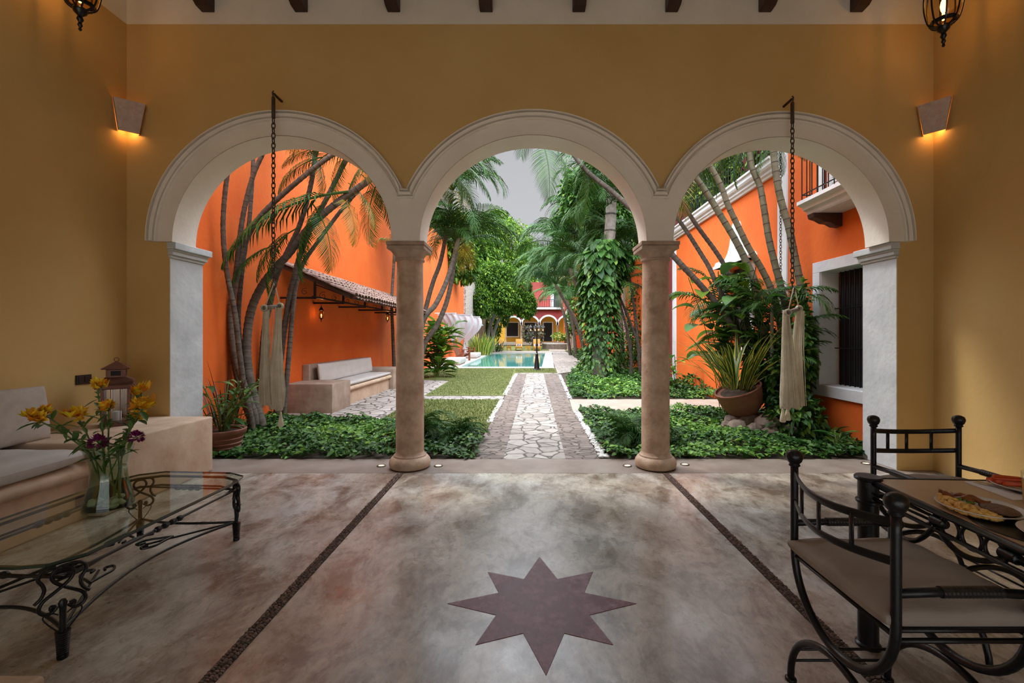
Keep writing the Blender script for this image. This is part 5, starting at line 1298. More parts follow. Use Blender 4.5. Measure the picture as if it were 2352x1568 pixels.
# pots and rocks
def pot(name, c, prof, m_, lab, tilt=(0, 0, 0), n=40):
    r_ = empty(name, c); mb = MB(); mb.lathe(prof, n=n); mb.build('pot_body', m_, r_, autos=40); r_.rotation_euler = tilt; tag(r_, lab, 'plant pot'); return r_
pp_ = G(512, 1032); potp = pot('plant_pot', (-3.78, 5.50, 0), [(.16, -.02), (.19, .03), (.205, .06), (.195, .07), (.215, .11), (.205, .12), (.23, .17), (.222, .18), (.245, .22), (.262, .24), (.265, .275), (.255, .285), (.23, .275), (.225, .24), (.0, .235)], terracotta, 'ribbed dark terracotta pot beside the white pier at the left arch')
mb = MB(); mb.lathe([(.222, .238), (.1, .25), (.0, .252)], n=24); mb.build('soil', soil, potp)
sp_ = Vector((3.38, 6.85, .21)); pots = pot('plant_pot', sp_, [(.10, .0), (.17, .03), (.25, .12), (.305, .25), (.325, .36), (.33, .42), (.345, .435), (.345, .455), (.32, .455), (.31, .42), (.0, .40)], terracotta, 'smooth round brown pot tilted on a rock pile below the sword-leaf plant', (math.radians(6), math.radians(-21), 0))
mb = MB(); mb.lathe([(.31, .415), (.0, .425)], n=24); mb.build('soil', soil, pots)
rn = random.Random(77)
rk = [(3.10, 6.55, .10, .13), (3.30, 6.45, .08, .12), (3.52, 6.50, .16, .17), (3.70, 6.62, .10, .13), (3.36, 6.75, .16, .15), (3.60, 6.80, .15, .15), (3.45, 6.30, .06, .11), (3.15, 6.80, .12, .14), (3.78, 6.42, .07, .10), (3.02, 6.70, .08, .10)]
rl = ['at the left foot of the tilted pot', 'at the front centre of the rock pile', 'largest and palest, right of the tilted pot', 'behind the largest one, right edge of the pile', 'directly under the tilted pot', 'behind the largest one, under the palm stems', 'lowest in front, half in the ivy', 'behind the left foot of the pot', 'small, at the right front of the pile', 'small, furthest left of the pile']
for (x, y, z, q), l in zip(rk, rl):
    mb = MB(); mb.ball((0, 0, 0), q, 12, 8, (1.15, .95, .75), .13, rn); o = mb.build('rock', rock, autos=30); o.location = (x, y, z); o.rotation_euler[2] = rn.uniform(0, 6); tag(o, 'rough brown garden rock '+l, 'rock', 'rock pile under the tilted pot')
# ================================================================ planting
def leaf_mesh(name, pos, dirs, nrm, size, wr, mats, midx=None, droop=.25):
    """hexagonal folded leaves, all in one mesh; arrays of n rows"""
    n = len(pos); d = dirs/np.linalg.norm(dirs, axis=1, keepdims=True); s = np.cross(d, nrm); ln = np.linalg.norm(s, axis=1, keepdims=True); s = s/np.maximum(ln, 1e-6); u = np.cross(s, d)
    L = size[:, None]; W = L*wr
    V = np.empty((n, 6, 3)); z = np.array([0, 0, 1.0])
    V[:, 0] = pos; V[:, 1] = pos+d*L*.28+s*W*.5+u*W*.16; V[:, 2] = pos+d*L*.68+s*W*.40+u*W*.12-z*L*droop*.35
    V[:, 3] = pos+d*L-z*L*droop; V[:, 4] = pos+d*L*.68-s*W*.40+u*W*.12-z*L*droop*.35; V[:, 5] = pos+d*L*.28-s*W*.5+u*W*.16
    me = bpy.data.meshes.new(name); me.vertices.add(6*n); me.vertices.foreach_set('co', V.reshape(-1))
    b = (np.arange(n)*6)[:, None]; q = np.concatenate([b+np.array([[0, 1, 2, 3]]), b+np.array([[0, 3, 4, 5]])], 1).reshape(-1).astype(np.int32)
    me.loops.add(8*n); me.loops.foreach_set('vertex_index', q); me.polygons.add(2*n); me.polygons.foreach_set('loop_start', np.arange(2*n, dtype=np.int32)*4)
    if midx is not None: me.polygons.foreach_set('material_index', np.repeat(midx, 2).astype(np.int32))
    for m_ in mats: me.materials.append(m_)
    me.update(calc_edges=True); o = bpy.data.objects.new(name, me); COL.objects.link(o); return o
def inpoly(X, Y, poly):
    c = np.zeros(len(X), bool); j = len(poly)-1
    for i in range(len(poly)):
        xi, yi = poly[i]; xj, yj = poly[j]; c ^= ((yi > Y) != (yj > Y)) & (X < (xj-xi)*(Y-yi)/(yj-yi+1e-12)+xi); j = i
    return c
def ivy_bed(poly, dens, seed, lab, h=.13, size=.075, light=.25):
    r = np.random.RandomState(seed); xs_ = [p[0] for p in poly]; ys_ = [p[1] for p in poly]; A = (max(xs_)-min(xs_))*(max(ys_)-min(ys_)); n = int(A*dens)
    X = r.uniform(min(xs_), max(xs_), n); Y = r.uniform(min(ys_), max(ys_), n); k = inpoly(X, Y, poly); X, Y = X[k], Y[k]; n = len(X)
    hh = h*(.55+.45*np.sin(X*3.1+seed)*np.cos(Y*2.7)+.3*np.sin(X*9+Y*7)); Z = np.maximum(.0, hh)*r.uniform(.35, 1.1, n)+.01
    a = r.uniform(0, 6.283, n); d = np.stack([np.cos(a), np.sin(a), r.uniform(-.3, .5, n)], 1); nr = np.stack([r.normal(0, .35, n), r.normal(-.15, .35, n), np.ones(n)], 1)
    sz = r.uniform(.6, 1.25, n)*size; cl = np.sin(X*2.3+seed)+np.cos(Y*3.3+X)+r.normal(0, .6, n); mi = (cl > 1.3-light*2.5).astype(int)
    o = leaf_mesh('ivy_bed', np.stack([X, Y, Z], 1), d, nr, sz, .72, [leafA, leafB], mi); tag(o, lab, 'ground cover', kind='stuff'); return o
ivy_bed([(-4.5, 5.17), (-.62, 5.17), (-.60, 6.1), (-.85, 6.75), (-1.9, 6.95), (-2.4, 7.5), (-4.5, 7.8)], 950, 1, 'low green ivy bed under the left arch, up to the seating flagstones')
ivy_bed([(.95, 5.17), (4.42, 5.17), (4.42, 8.42), (.98, 8.42)], 950, 2, 'low bright green ivy bed under the right arch, before the beige crossing path', light=.45)
ivy_bed([(1.0, 10.08), (4.42, 10.08), (4.42, 18), (1.9, 18), (1.25, 14)], 520, 3, 'green ivy bed beyond the beige crossing path, around the ivy-covered palm', h=.22, size=.09, light=.35)
ivy_bed([(1.9, 18), (4.42, 18), (4.42, 36), (3.5, 36), (3.0, 22)], 160, 4, 'distant green planting strip along the orange wing', h=.5, size=.16, light=.3)

def frond_mesh(name, L, droop, seed, mats, n=34, lw=.030, pitch0=1.1, leaf=.34, vup=.25):
    r = random.Random(seed); mb = MB(); pts = []; p = Vector((0, 0, 0)); N = 22
    for k in range(N+1):
        t = k/N; a = pitch0-droop*(t**1.25); pts.append(p.copy()); p = p+Vector((math.cos(a), 0, math.sin(a)))*(L/N)
    mb.tube(pts, [.018*L/1.8*(1-.85*k/N)+.002 for k in range(N+1)], 5)
    for i in range(n):
        t = .16+.84*(i+.5)/n; f = t*N; k = min(int(f), N-1); c = pts[k].lerp(pts[k+1], f-k); T = (pts[k+1]-pts[k]).normalized(); up = Vector((-T.z, 0, T.x))
        ll = L*leaf*(math.sin(math.pi*(.16+.80*t))**.7)*r.uniform(.9, 1.08); fw = .45+.9*t
        for s in (-1, 1):
            d = (T*fw+Vector((0, s, 0))*(1.05-.4*t)+up*vup*(1 if r.random() > .3 else .2)).normalized()
            b = c; m1 = b+d*ll*.35; d2 = (d+Vector((0, 0, -.45))).normalized(); m2 = m1+d2*ll*.35; d3 = (d+Vector((0, 0, -1.1))).normalized(); e = m2+d3*ll*.3
            w = T*lw*L/1.8*.5; n0 = len(mb.v)
            mb.v += [tuple(b-w*.4), tuple(b+w*.4), tuple(m1-w), tuple(m1+w), tuple(m2-w*.8), tuple(m2+w*.8), tuple(e)]
            mi = 0 if (len(mats) == 1 or r.random() < .8) else 1
            mb.f += [(n0, n0+1, n0+3, n0+2), (n0+2, n0+3, n0+5, n0+4), (n0+4, n0+5, n0+6)]; mb.m += [mi]*3
    me = bpy.data.meshes.new(name); me.from_pydata(mb.v, [], mb.f)
    for q in mats: me.materials.append(q)
    me.polygons.foreach_set('material_index', mb.m); me.update(); return me
FR = [frond_mesh('frond', 1.9, d, s, [frondm], pitch0=p0) for s, (d, p0) in enumerate(((2.1, 1.15), (2.5, 1.0), (1.6, .9), (2.9, 1.3)))]
FY_ = frond_mesh('frond_yellow', 1.7, 2.6, 9, [frondy, frondm], pitch0=.6)
FB_ = frond_mesh('frond_dry', 1.4, 1.8, 10, [frondb], pitch0=-.2)
FS = [frond_mesh('frond_small', 1.0, d, 20+s, [frondm], n=22, lw=.05, leaf=.36, pitch0=p0) for s, (d, p0) in enumerate(((1.5, 1.2), (2.1, .9)))]
def add_frond(parent, loc, yaw, scale=1.0, me=None, pitch=0.0, roll=0.0, rn=random):
    o = bpy.data.objects.new('frond', me or rn.choice(FR)); COL.objects.link(o); o.parent = parent; o.location = loc
    o.matrix_local = Matrix.Translation(loc) @ Matrix.Rotation(yaw, 4, 'Z') @ Matrix.Rotation(-pitch, 4, 'Y') @ Matrix.Rotation(roll, 4, 'X') @ Matrix.Scale(scale, 4); return o
def trunk(parent, pts, r0, r1, m_=None, ring=.09, n=9):
    pts = smooth_path(pts, 10); L = [0]
    for a, b in zip(pts[:-1], pts[1:]): L.append(L[-1]+(b-a).length)
    # resample evenly, every ring a slight swelling and a dark scar
    T = L[-1]; out = []; rr = []; d = 0; i = 0; NS = 8 if ring > .12 else 4; step = ring/NS; k = 0; ms = []
    while d < T:
        while i < len(L)-2 and L[i+1] < d: i += 1
        f = (d-L[i])/max(1e-6, L[i+1]-L[i]); out.append(pts[i].lerp(pts[i+1], f)); q = d/T; base = r0+(r1-r0)*q; rr.append(base*(1.06 if k % NS == 0 else (.97 if k % NS == NS//2 else 1.0))); ms.append(1 if k % NS == 0 else 0); d += step; k += 1
    mb = MB(); mb.tube(out, rr, n, matf=lambda i: ms[min(i, len(ms)-1)]); return mb.build('trunk', [m_ or bark, barkring], parent, autos=60)
def px_path(seg, Y0, Y1, org):
    n = len(seg); return [P(x, y, Y0+(Y1-Y0)*i/(n-1))-Vector(org) for i, (x, y) in enumerate(seg)]
def palm(base_px, seg, Y0, Y1, r, lab, grp, crown=9, fs=1.0, seed=0, m_=None, skip=None, extra=None, ring=.09, yl=1):
    """seg runs from the base upwards in photograph pixels at depth Y0 (base) to Y1 (top)"""
    org = P(seg[0][0], seg[0][1], Y0); org.z = 0
    root = empty('palm_tree', org); pts = px_path(seg, Y0, Y1, org); 
    if pts[0].z > .02: pts = [Vector((pts[0].x+.0, pts[0].y, -.02))]+pts
    pts[0].z = -.03
    rn = random.Random(seed); trunk(root, pts, r*1.12, r*.8, m_, ring)
    top = pts[-1]; d = (pts[-1]-pts[-2]).normalized()
    if crown:
        mb = MB(); mb.tube([top-d*.05, top+d*.25, top+d*.55], [r*.85, r*1.0, r*.5], 9); mb.build('crownshaft', barkg, root, smooth=True)
        for k in range(crown):
            yaw = 2*math.pi*k/crown+rn.uniform(-.3, .3)
            if skip and skip(yaw % (2*math.pi)): continue
            me = FY_ if (k == 3 and yl) else rn.choice(FR)
            add_frond(root, top+d*.45, yaw, fs*rn.uniform(.85, 1.1), me, rn.uniform(-.35, .25), rn.uniform(-.3, .3), rn)
        if yl > 1: add_frond(root, top+d*.2, rn.uniform(0, 6), fs*.8, FB_, -.6)
    if extra:
        for (x, y, Y, yaw, sc, pit, me) in extra: add_frond(root, P(x, y, Y)-org, yaw, sc, me, pit, 0)
    tag(root, lab, 'palm tree', grp); return root
def cv(seg): return [(440+x*.4848, 320+y*.4848) for x, y in seg]
LG = 'slender ringed palms before the red-orange wall'
palm(0, cv([(285, 1335), (250, 1180), (228, 1020), (206, 830), (180, 700), (160, 580), (149, 430), (155, 290), (172, 150), (190, 60)]), 6.5, 6.2, .036, 'slender palm stem furthest left under the left arch, nearly vertical', LG, 0, seed=1)
palm(0, cv([(275, 1325), (232, 1200), (203, 1060), (188, 900), (196, 760), (212, 620), (226, 480), (252, 320), (292, 170), (345, 50), (370, -20)]), 6.75, 6.6, .038, 'slender palm leaning gently right, second from the left under the left arch', LG, 3, .8, seed=2, skip=lambda a: False)
palm(0, cv([(330, 1330), (300, 1230), (262, 1120), (232, 980), (222, 850), (232, 700), (248, 560), (272, 400), (284, 250), (292, 100), (296, 40)]), 6.9, 6.9, .034, 'slender upright palm third from the left under the left arch', LG, 0, seed=3)
palm(0, cv([(300, 1310), (255, 1180), (212, 1050), (192, 930), (186, 800), (204, 690), (234, 565), (268, 455), (330, 360), (430, 262), (560, 152), (665, 75), (760, 20)]), 6.6, 6.8, .042, 'palm stem bending hard to the right, crossing behind the left chain', LG, 4, .85, seed=4)
palm(0, cv([(330, 1340), (295, 1220), (268, 1090), (262, 950), (282, 810), (330, 700), (392, 615), (462, 540), (562, 412), (700, 292), (845, 190), (960, 90), (1090, 0)]), 6.7, 7.4, .060, 'thickest palm stem, arching low right across the left arch', LG, 6, .95, seed=5, yl=2)
palm(0, cv([(320, 1275), (330, 1090), (346, 900), (372, 780), (402, 650), (450, 540), (505, 425), (545, 300), (572, 180), (585, 80)]), 7.4, 7.3, .045, 'palm stem rising behind the cream hammock, left of the awning', LG, 4, .85, seed=6)
palm(0, cv([(405, 1260), (420, 1060), (442, 880), (470, 720), (508, 570), (560, 430), (640, 280), (720, 120)]), 7.5, 7.7, .048, 'palm stem right behind the hammock, leaning over the awning end', LG, 4, .9, seed=7)
palm(0, cv([(440, 1270), (452, 1130), (464, 990), (477, 830), (497, 680), (533, 580), (602, 480), (702, 345), (800, 230)]), 7.35, 7.9, .038, 'thin palm stem beside the masonry bench end, curving right at its top', LG, 4, .8, seed=8)
# hanging fronds of the arching palm, in front of the wall
ex = bpy.data.objects[-1]
root5 = [o for o in bpy.data.objects if o.get('label', '').startswith('thickest palm')][0]; o5 = root5.location
def fr_to(root, p0, p1, Y0, Y1, me, roll=0, sc=None):
    """a frond whose stalk starts at p0 and whose tip falls near p1 (picture pixels at depths Y0, Y1)"""
    A, B = P(*p0, Y0), P(*p1, Y1); d = B-A; yaw = math.atan2(d.y, d.x)
    vs = np.array([v.co[:] for v in me.vertices][:111]) if False else None
    # stalk end of the frond mesh in its own space
    tip = TIPS[me.name]; hl = math.hypot(d.x, d.y); want = math.atan2(d.z, hl); have = math.atan2(tip.z, tip.x); s = d.length/tip.length
    o = bpy.data.objects.new('frond', me); COL.objects.link(o); o.parent = root
    o.matrix_local = Matrix.Translation(A-Vector(root.location)) @ Matrix.Rotation(yaw, 4, 'Z') @ Matrix.Rotation(-(want-have), 4, 'Y') @ Matrix.Rotation(roll, 4, 'X') @ Matrix.Scale(s, 4); return o
FST = frond_mesh('frond_straight', 1.8, .9, 51, [frondm], n=40, pitch0=.3, vup=.15)
FSY = frond_mesh('frond_straight_yellow', 1.8, .9, 52, [frondy, frondm], n=40, pitch0=.3, vup=.15)
TIPS = {}
for me in FR+FS+[FY_, FB_, FST, FSY]:
    N = 22; TIPS[me.name] = Vector(me.vertices[N*5].co)
for a, b, Y0, Y1, me in (((800, 440), (515, 600), 7.2, 6.4, FST), ((640, 560), (530, 655), 6.9, 6.5, FST), ((720, 470), (760, 620), 7.2, 7.0, FST), ((760, 450), (700, 600), 7.3, 7.2, FST), ((780, 440), (815, 560), 7.3, 7.2, FSY), ((800, 420), (860, 520), 7.4, 7.4, FSY), ((830, 400), (900, 520), 7.6, 8.0, FST), ((870, 410), (850, 560), 7.6, 7.7, FST), ((690, 520), (590, 640), 6.9, 6.7, FST), ((660, 540), (620, 690), 6.9, 6.8, FST), ((740, 480), (690, 640), 7.1, 7.0, FST), ((880, 380), (905, 500), 7.8, 8.3, FST), ((860, 360), (800, 470), 7.6, 7.4, FST), ((740, 360), (640, 440), 7.0, 6.8, FST), ((720, 340), (645, 340), 7.0, 6.8, FST), ((700, 330), (740, 450), 7.2, 7.2, FST), ((760, 340), (650, 380), 7.2, 7.0, FST), ((800, 350), (770, 470), 7.2, 7.2, FST)):
    fr_to(root5, a, b, Y0, Y1, me)
# right clump
RG = 'grey-green ringed palms before the orange terrace house'
def cr8(seg): return [(1450+x*.2551, 320+y*.2551) for x, y in seg]
b_ = [(1792, 985), (1770, 880), (1735, 770)]
palm(0, [(1800, 985), (1788, 900), (1770, 800), (1745, 740)]+cr8([(1110, 1300), (1080, 1200), (1000, 1030), (910, 860), (800, 680), (690, 500), (580, 340), (480, 200)]), 7.0, 7.4, .058, 'thick ringed palm rising left, crossing the white window hood on its left side', RG, 4, 1, seed=21, m_=barkg, ring=.15)
palm(0, [(1815, 985), (1812, 900), (1800, 800), (1792, 745)]+cr8([(1320, 1550), (1260, 1350), (1170, 1160), (1060, 980), (960, 780), (870, 590), (800, 400), (700, 220), (620, 60)]), 6.9, 7.0, .050, 'ringed palm with pale upper stem crossing the right side of the window hood', RG, 4, 1, seed=22, m_=barkg, ring=.15)
palm(0, [(1822, 985), (1825, 860), (1812, 740)]+cr8([(1340, 1300), (1300, 1150), (1240, 900), (1200, 650), (1160, 430), (1090, 260), (1060, 100), (1040, -60)]), 7.1, 7.2, .055, 'ringed palm left of the thin rain chain, nearly upright', RG, 4, 1, seed=23, m_=barkg, ring=.15)
palm(0, [(1850, 985), (1858, 860), (1850, 740)]+cr8([(1520, 1300), (1470, 1050), (1420, 800), (1350, 560), (1310, 360), (1280, 130), (1265, -40)]), 6.9, 6.9, .058, 'ringed palm standing closest to the balcony, just behind the right chain', RG, 4, 1, seed=24, m_=barkg, ring=.15)
palm(0, [(1790, 985), (1760, 880), (1725, 770), (1705, 700)]+cr8([(920, 1300), (830, 1120), (740, 980), (600, 790), (470, 590), (380, 440)]), 7.2, 7.9, .042, 'thin ringed palm second from the left under the right arch', RG, 4, .9, seed=25)
palm(0, [(1785, 985), (1745, 870), (1700, 760), (1650, 660)]+cr8([(700, 1150), (640, 1050), (520, 860), (410, 700), (300, 540)]), 7.3, 8.0, .042, 'thin ringed palm leaning furthest left above the cornice corner', RG, 4, .9, seed=26)
rootL = palm(0, [(1780, 985), (1740, 850), (1690, 760), (1662, 718), (1613, 659), (1547, 588), (1485, 515), (1440, 470), (1400, 435), (1350, 395), (1315, 350), (1280, 285)], 7.1, 8.2, .050, 'long palm leaning far left, passing behind the second column into the middle arch', RG, 6, 1.0, seed=27)
for a, b, Y0, Y1, me in (((1245, 325), (1262, 462), 8.0, 7.6, FST), ((1262, 325), (1300, 430), 8.0, 7.9, FST), ((1330, 360), (1340, 480), 8.2, 8.2, FST), ((1380, 380), (1330, 520), 8.6, 9, FST)):
    fr_to(rootL, a, b, Y0, Y1, me)
root7 = [o for o in bpy.data.objects if o.get('label', '').startswith('palm stem right behind')][0]
for a, b, Y0, Y1, me in (((1000, 330), (1145, 370), 8.6, 8.6, FST), ((990, 350), (1125, 450), 9, 9, FST), ((1000, 380), (1090, 480), 9, 9.2, FST), ((1010, 340), (1060, 470), 9, 9, FST)):
    fr_to(root5, a, b, Y0, Y1, me)
rootT = [o for o in bpy.data.objects if o.get('label', '').startswith('ringed palm left of the thin')][0]
for a, b, Y0, Y1, me in (((1700, 330), (1640, 420), 7.2, 7.6, FST), ((1720, 320), (1690, 430), 7.2, 7.3, FST), ((1700, 320), (1600, 380), 7.4, 8.0, FST), ((1780, 330), (1740, 400), 7.1, 7.1, FST), ((1770, 320), (1800, 400), 7.0, 7.0, FST), ((1640, 380), (1590, 450), 7.8, 8.2, FST), ((1790, 320), (1850, 365), 7, 7, FST)):
    fr_to(rootT, a, b, Y0, Y1, me)
# mid-left palms beyond the first column
MG = 'palms beyond the first column, before the pool'
palm(0, [(962, 860), (974, 792), (1002, 750), (1024, 699), (1036, 650), (1044, 600)], 14.2, 14.5, .085, 'dark leaning palm nearest the drapes, base in the broad-leaf shrub', MG, 12, 1.15, seed=41, ring=.14)
palm(0, [(950, 850), (972, 738), (1000, 700), (1022, 655), (1036, 615), (1045, 580)], 13.6, 14.0, .085, 'leaning palm just left of the darkest one beyond the first column', MG, 12, 1.15, seed=42, ring=.14)
palm(0, [(950, 840), (978, 709), (995, 647), (1012, 600), (1028, 520), (1035, 470)], 14.5, 14.5, .075, 'upright palm rising tallest beyond the first column', MG, 12, 1.15, seed=43, ring=.14)
palm(0, [(935, 850), (940, 700), (948, 600), (975, 500), (1000, 440)], 13.0, 13.2, .065, 'grey palm half hidden by the first column capital', MG, 10, 1.2, seed=44)
palm(0, [(905, 840), (902, 760), (900, 690), (905, 600)], 13.6, 13.6, .05, 'short grey stem just left of the first column, beyond the bench', MG, 5, .6, seed=45)
# dense palms beyond, right
for i, (x, y, Y, sc, lb) in enumerate(((1298, 590, 22, 1.55, 'bushy palm crown nearest the sky gap, right of the pool'), (1350, 530, 21, 1.4, 'tall palm crown directly left of the ivy-covered trunk'), (1285, 670, 25, 1.7, 'low palm crown above the far gallery roof'), (1320, 640, 20, 1.4, 'palm crown low beside the ivy-covered trunk'), (1262, 630, 34, 1.6, 'palm crown furthest back, beneath the sky gap'), (1306, 705, 30, 1.4, 'lowest palm crown, hanging beside the white arcade'))):
    t = P(x, y, Y); bx__ = max(t.x+.3, 3.3); palm(0, [(CX+bx__*F/Y, CY+(H)*F/Y), (CX+(bx__*.7+t.x*.3)*F/Y, (CY+H*F/Y+y)/2), (x, y)], Y, Y, .11, lb, 'palms between the path and the orange wing', 18, sc, seed=60+i, ring=.2)
# slender palms by the orange wing, right of the covered trunk
for i, (x0, y0, x1, y1) in enumerate(((1478, 830, 1405, 640), (1470, 850, 1440, 600), (1450, 830, 1425, 700))):
    palm(0, [(x0, y0), ((x0+x1)/2+4, (y0+y1)/2), (x1, y1)], 15.5, 15.5, .05, ['thin stem leaning left beside the second column', 'thin upright stem touching the second column', 'thin short stem just right of the ivy-covered trunk'][i]+', before the orange wing', 'thin stems before the orange wing', 9, 1.0, seed=80+i)
# climber-covered palm
def climber(base, Y, z1, r0, r1, n, seed, lab):
    root = empty('ivy_covered_palm', base); rn = random.Random(seed); mb = MB()
    trunk(root, [Vector((0, 0, -.03)), Vector((.05, 0, 2)), Vector((.3, 0, 4.0)), Vector((.42, 0, 6.4))], .24, .17, barkl, .55, 14)
    r = np.random.RandomState(seed); z = z1*r.uniform(0, 1, n)**.9; a = r.uniform(0, 6.283, n); prof_ = np.interp(z/z1, [0, .08, .3, .6, .8, .95, 1], [r0*1.25, r0, r0*.82, r1, r1*1.1, r1*.9, r1*.5]); rad = prof_*r.uniform(.72, 1.08, n)*(1+.12*np.sin(a*3+z*2))
    cx = .05*z/2+np.sin(z*1.7)*.06; pos = np.stack([cx+rad*np.cos(a), rad*np.sin(a)*.9, z+.03], 1)
    d = np.stack([np.cos(a)*.55+r.normal(0, .3, n), np.sin(a)*.55+r.normal(0, .3, n), -.75+r.normal(0, .25, n)], 1); nr = np.stack([np.cos(a), np.sin(a), .55+r.normal(0, .2, n)], 1)
    sz = np.interp(z/z1, [0, .45, .7, 1], [.12, .17, .30, .36])*r.uniform(.7, 1.25, n)
    o = leaf_mesh('foliage', pos, d, nr, sz, .66, [leafA, leafB], (r.uniform(0, 1, n) < .07).astype(int), .15); o.parent = root
    for k in range(14): add_frond(root, Vector((.42, 0, 6.3)), 2*math.pi*k/14+rn.uniform(-.2, .2), rn.uniform(1.3, 1.7), rn.choice(FR), rn.uniform(-.3, .3), 0, rn)
    for k in range(10): add_frond(root, Vector((.3, 0, 4.6+.12*k)), 2*math.pi*k/10, rn.uniform(1.0, 1.3), rn.choice(FR), rn.uniform(-.3, .1), 0, rn)
    tag(root, lab, 'palm tree'); return root
climber((2.40, 14.8, 0), 14.8, 4.6, .72, .55, 2600, 90, 'stout palm trunk wrapped to the top in large-leaved climbing ivy')
# leaf clouds for trees
def tree(name, blobs_, n, size, mats, split, lab, base, trunks, grp=None, seed=0, tm=None, cat='tree'):
    r = np.random.RandomState(seed); base = Vector(base); root = empty(name, base)
    w_ = np.array([b[1][0]*b[1][2] for b in blobs_]); w_ = w_/w_.sum(); idx = r.choice(len(blobs_), n, p=w_)
    C = np.array([b[0] for b in blobs_])[idx]; R = np.array([b[1] for b in blobs_])[idx]
    v = r.normal(0, 1, (n, 3)); v /= np.linalg.norm(v, axis=1, keepdims=True); rad = r.uniform(.55, 1, n)**.6; lump = 1+.18*np.sin(v[:, 0]*7+v[:, 2]*5+idx)*np.cos(v[:, 1]*6)
    pos = C+R*v*(rad*lump)[:, None]; d = v+r.normal(0, .7, (n, 3)); d[:, 2] -= .5; nr = v*.4+np.stack([r.normal(0, .4, n), r.normal(0, .4, n), np.ones(n)], 1)
    mi = (r.uniform(0, 1, n) < split).astype(int); o = leaf_mesh('foliage', pos-np.array(base), d, nr, size*r.uniform(.6, 1.3, n), .55, mats, mi); o.parent = root
    for t in trunks:
        mb = MB(); pts = smooth_path([Vector(p)-base for p in t[0]], 5); mb.tube(pts, [t[1]*(1-.5*i/len(pts)) for i in range(len(pts))], 9); mb.build('trunk', tm or barkl, root, smooth=True)
    tag(root, lab, cat, grp); return root
def B(px, py, Y, rpx, rpy, ry=None): c = P(px, py, Y); a = rpx*Y/F; return (tuple(c), (a, ry or a, rpy*Y/F))
tree('leafy_tree', [B(1125, 650, 38, 36, 50), B(1160, 685, 38, 46, 38), B(1108, 695, 36, 22, 34), B(1188, 665, 39, 34, 42), B(1208, 700, 38, 24, 30), B(1150, 640, 39, 36, 34)], 26000, .20, [leafD, leafL], .35, 'dark leafy tree overhanging the pool end, left of the sky gap',
     (-3.3, 39.5, 0), [([(-3.6, 39.5, -.05), (-3.4, 39.5, 2), (-2.6, 39, 4)], .22), ([(-3.2, 39.7, -.05), (-2.9, 39.5, 2), (-2.0, 39, 4)], .18), ([(-2.95, 39.6, -.05), (-3.1, 39.5, 1.6), (-3.4, 39, 3.5)], .14)], seed=201)
tree('leafy_tree', [B(1170, 550, 55, 45, 45), B(1212, 595, 56, 38, 45), B(1140, 520, 57, 40, 40), B(1190, 630, 54, 40, 55), B(1230, 650, 57, 35, 55), B(1110, 560, 56, 40, 40)], 20000, .30, [leafL, leafD], .3, 'pale sunlit tree further back, below the sky gap', (-2, 57, 0), [([(-2, 57, -.1), (-2, 57, 5), (-1.5, 57, 9)], .3)], seed=202)
tree('leafy_tree', [B(1090, 600, 44, 50, 70), B(1060, 560, 46, 50, 50), B(1120, 560, 47, 40, 50)], 8000, .40, [leafD, leafL], .35, 'broad tree behind the rubble wall at the left', (-6, 48, 0), [([(-6, 48, -.1), (-6, 48, 6)], .3)], seed=203)
tree('leafy_tree', [B(1315, 530, 40, 45, 60), B(1360, 480, 38, 55, 70), B(1275, 610, 42, 38, 50), B(1400, 560, 36, 60, 80)], 13000, .36, [leafD, leafA], .25, 'dark tree mass behind the palms, right of the sky gap', (7, 42, 0), [([(7, 42, -.1), (6, 41, 8)], .35)], seed=204)
tree('leafy_tree', [B(1330, 450, 17, 42, 60), B(1370, 420, 17, 45, 60), B(1400, 500, 18, 60, 60), B(1445, 560, 19, 40, 60)], 9000, .20, [leafA, leafB], .4, 'bright climbing foliage high around the covered palm', (3.9, 18, 0), [([(3.9, 18, -.1), (3.6, 18, 4), (3.0, 18, 6.4)], .12)], seed=205)
tree('leafy_tree', [B(1010, 600, 26, 45, 60), B(1040, 540, 26, 50, 50), B(985, 540, 25, 40, 60), B(1070, 610, 28, 30, 40)], 7000, .26, [leafD, leafL], .4, 'loose tree rising over the orange wall behind the leaning palms', (-5.6, 27, 0), [([(-5.6, 27, -.1), (-5.4, 27, 5), (-5, 26.5, 7)], .2)], seed=206)
tree('flowering_shrub', [B(1210, 765, 46, 12, 18), B(1238, 765, 46, 12, 22), B(1225, 775, 46, 20, 14)], 1500, .16, [mat('maroon_leaf', (.07, .03, .03), .5, island=.5), potleaf], .3, 'maroon-leaved shrub in front of the far gallery columns', (.6, 46, .1), [([(.6, 46, 0), (.6, 46, 1)], .04)], seed=207, cat='shrub')
tree('planter_shrub', [B(1283, 772, 46.3, 14, 8), B(1296, 774, 46.6, 8, 7)], 500, .20, [leafB, yleaf], .3, 'yellow-green plant growing in the far rubble planter', (P(1283, 786, 47).x, 46.5, .6), [([(P(1283, 786, 47).x, 46.5, .5), (P(1283, 786, 47).x, 46.5, .9)], .03)], seed=208, cat='shrub')
tree('hanging_shrub', [B(1325, 700, 33, 22, 60), B(1308, 740, 36, 8, 30)], 2200, .2, [leafD, leafB], .4, 'green shrub hanging over the start of the white arcade', (4.1, 33, 0), [([(4.1, 33, -.03), (4.0, 33, 3)], .06)], seed=209, cat='shrub')
tree('leafy_tree', [B(1640, 430, 13, 60, 60, 1.0), B(1720, 380, 12, 50, 60, 1.0), B(1580, 480, 15, 50, 50, 1.0), B(1790, 330, 11, 60, 50, .9)], 5000, .16, [leafD, leafL], .35, 'green foliage on the roof terrace behind its railing', (6.8, 12.5, 4.6), [([(6.8, 12.5, 4.6), (6.5, 12.3, 6)], .06)], seed=210)
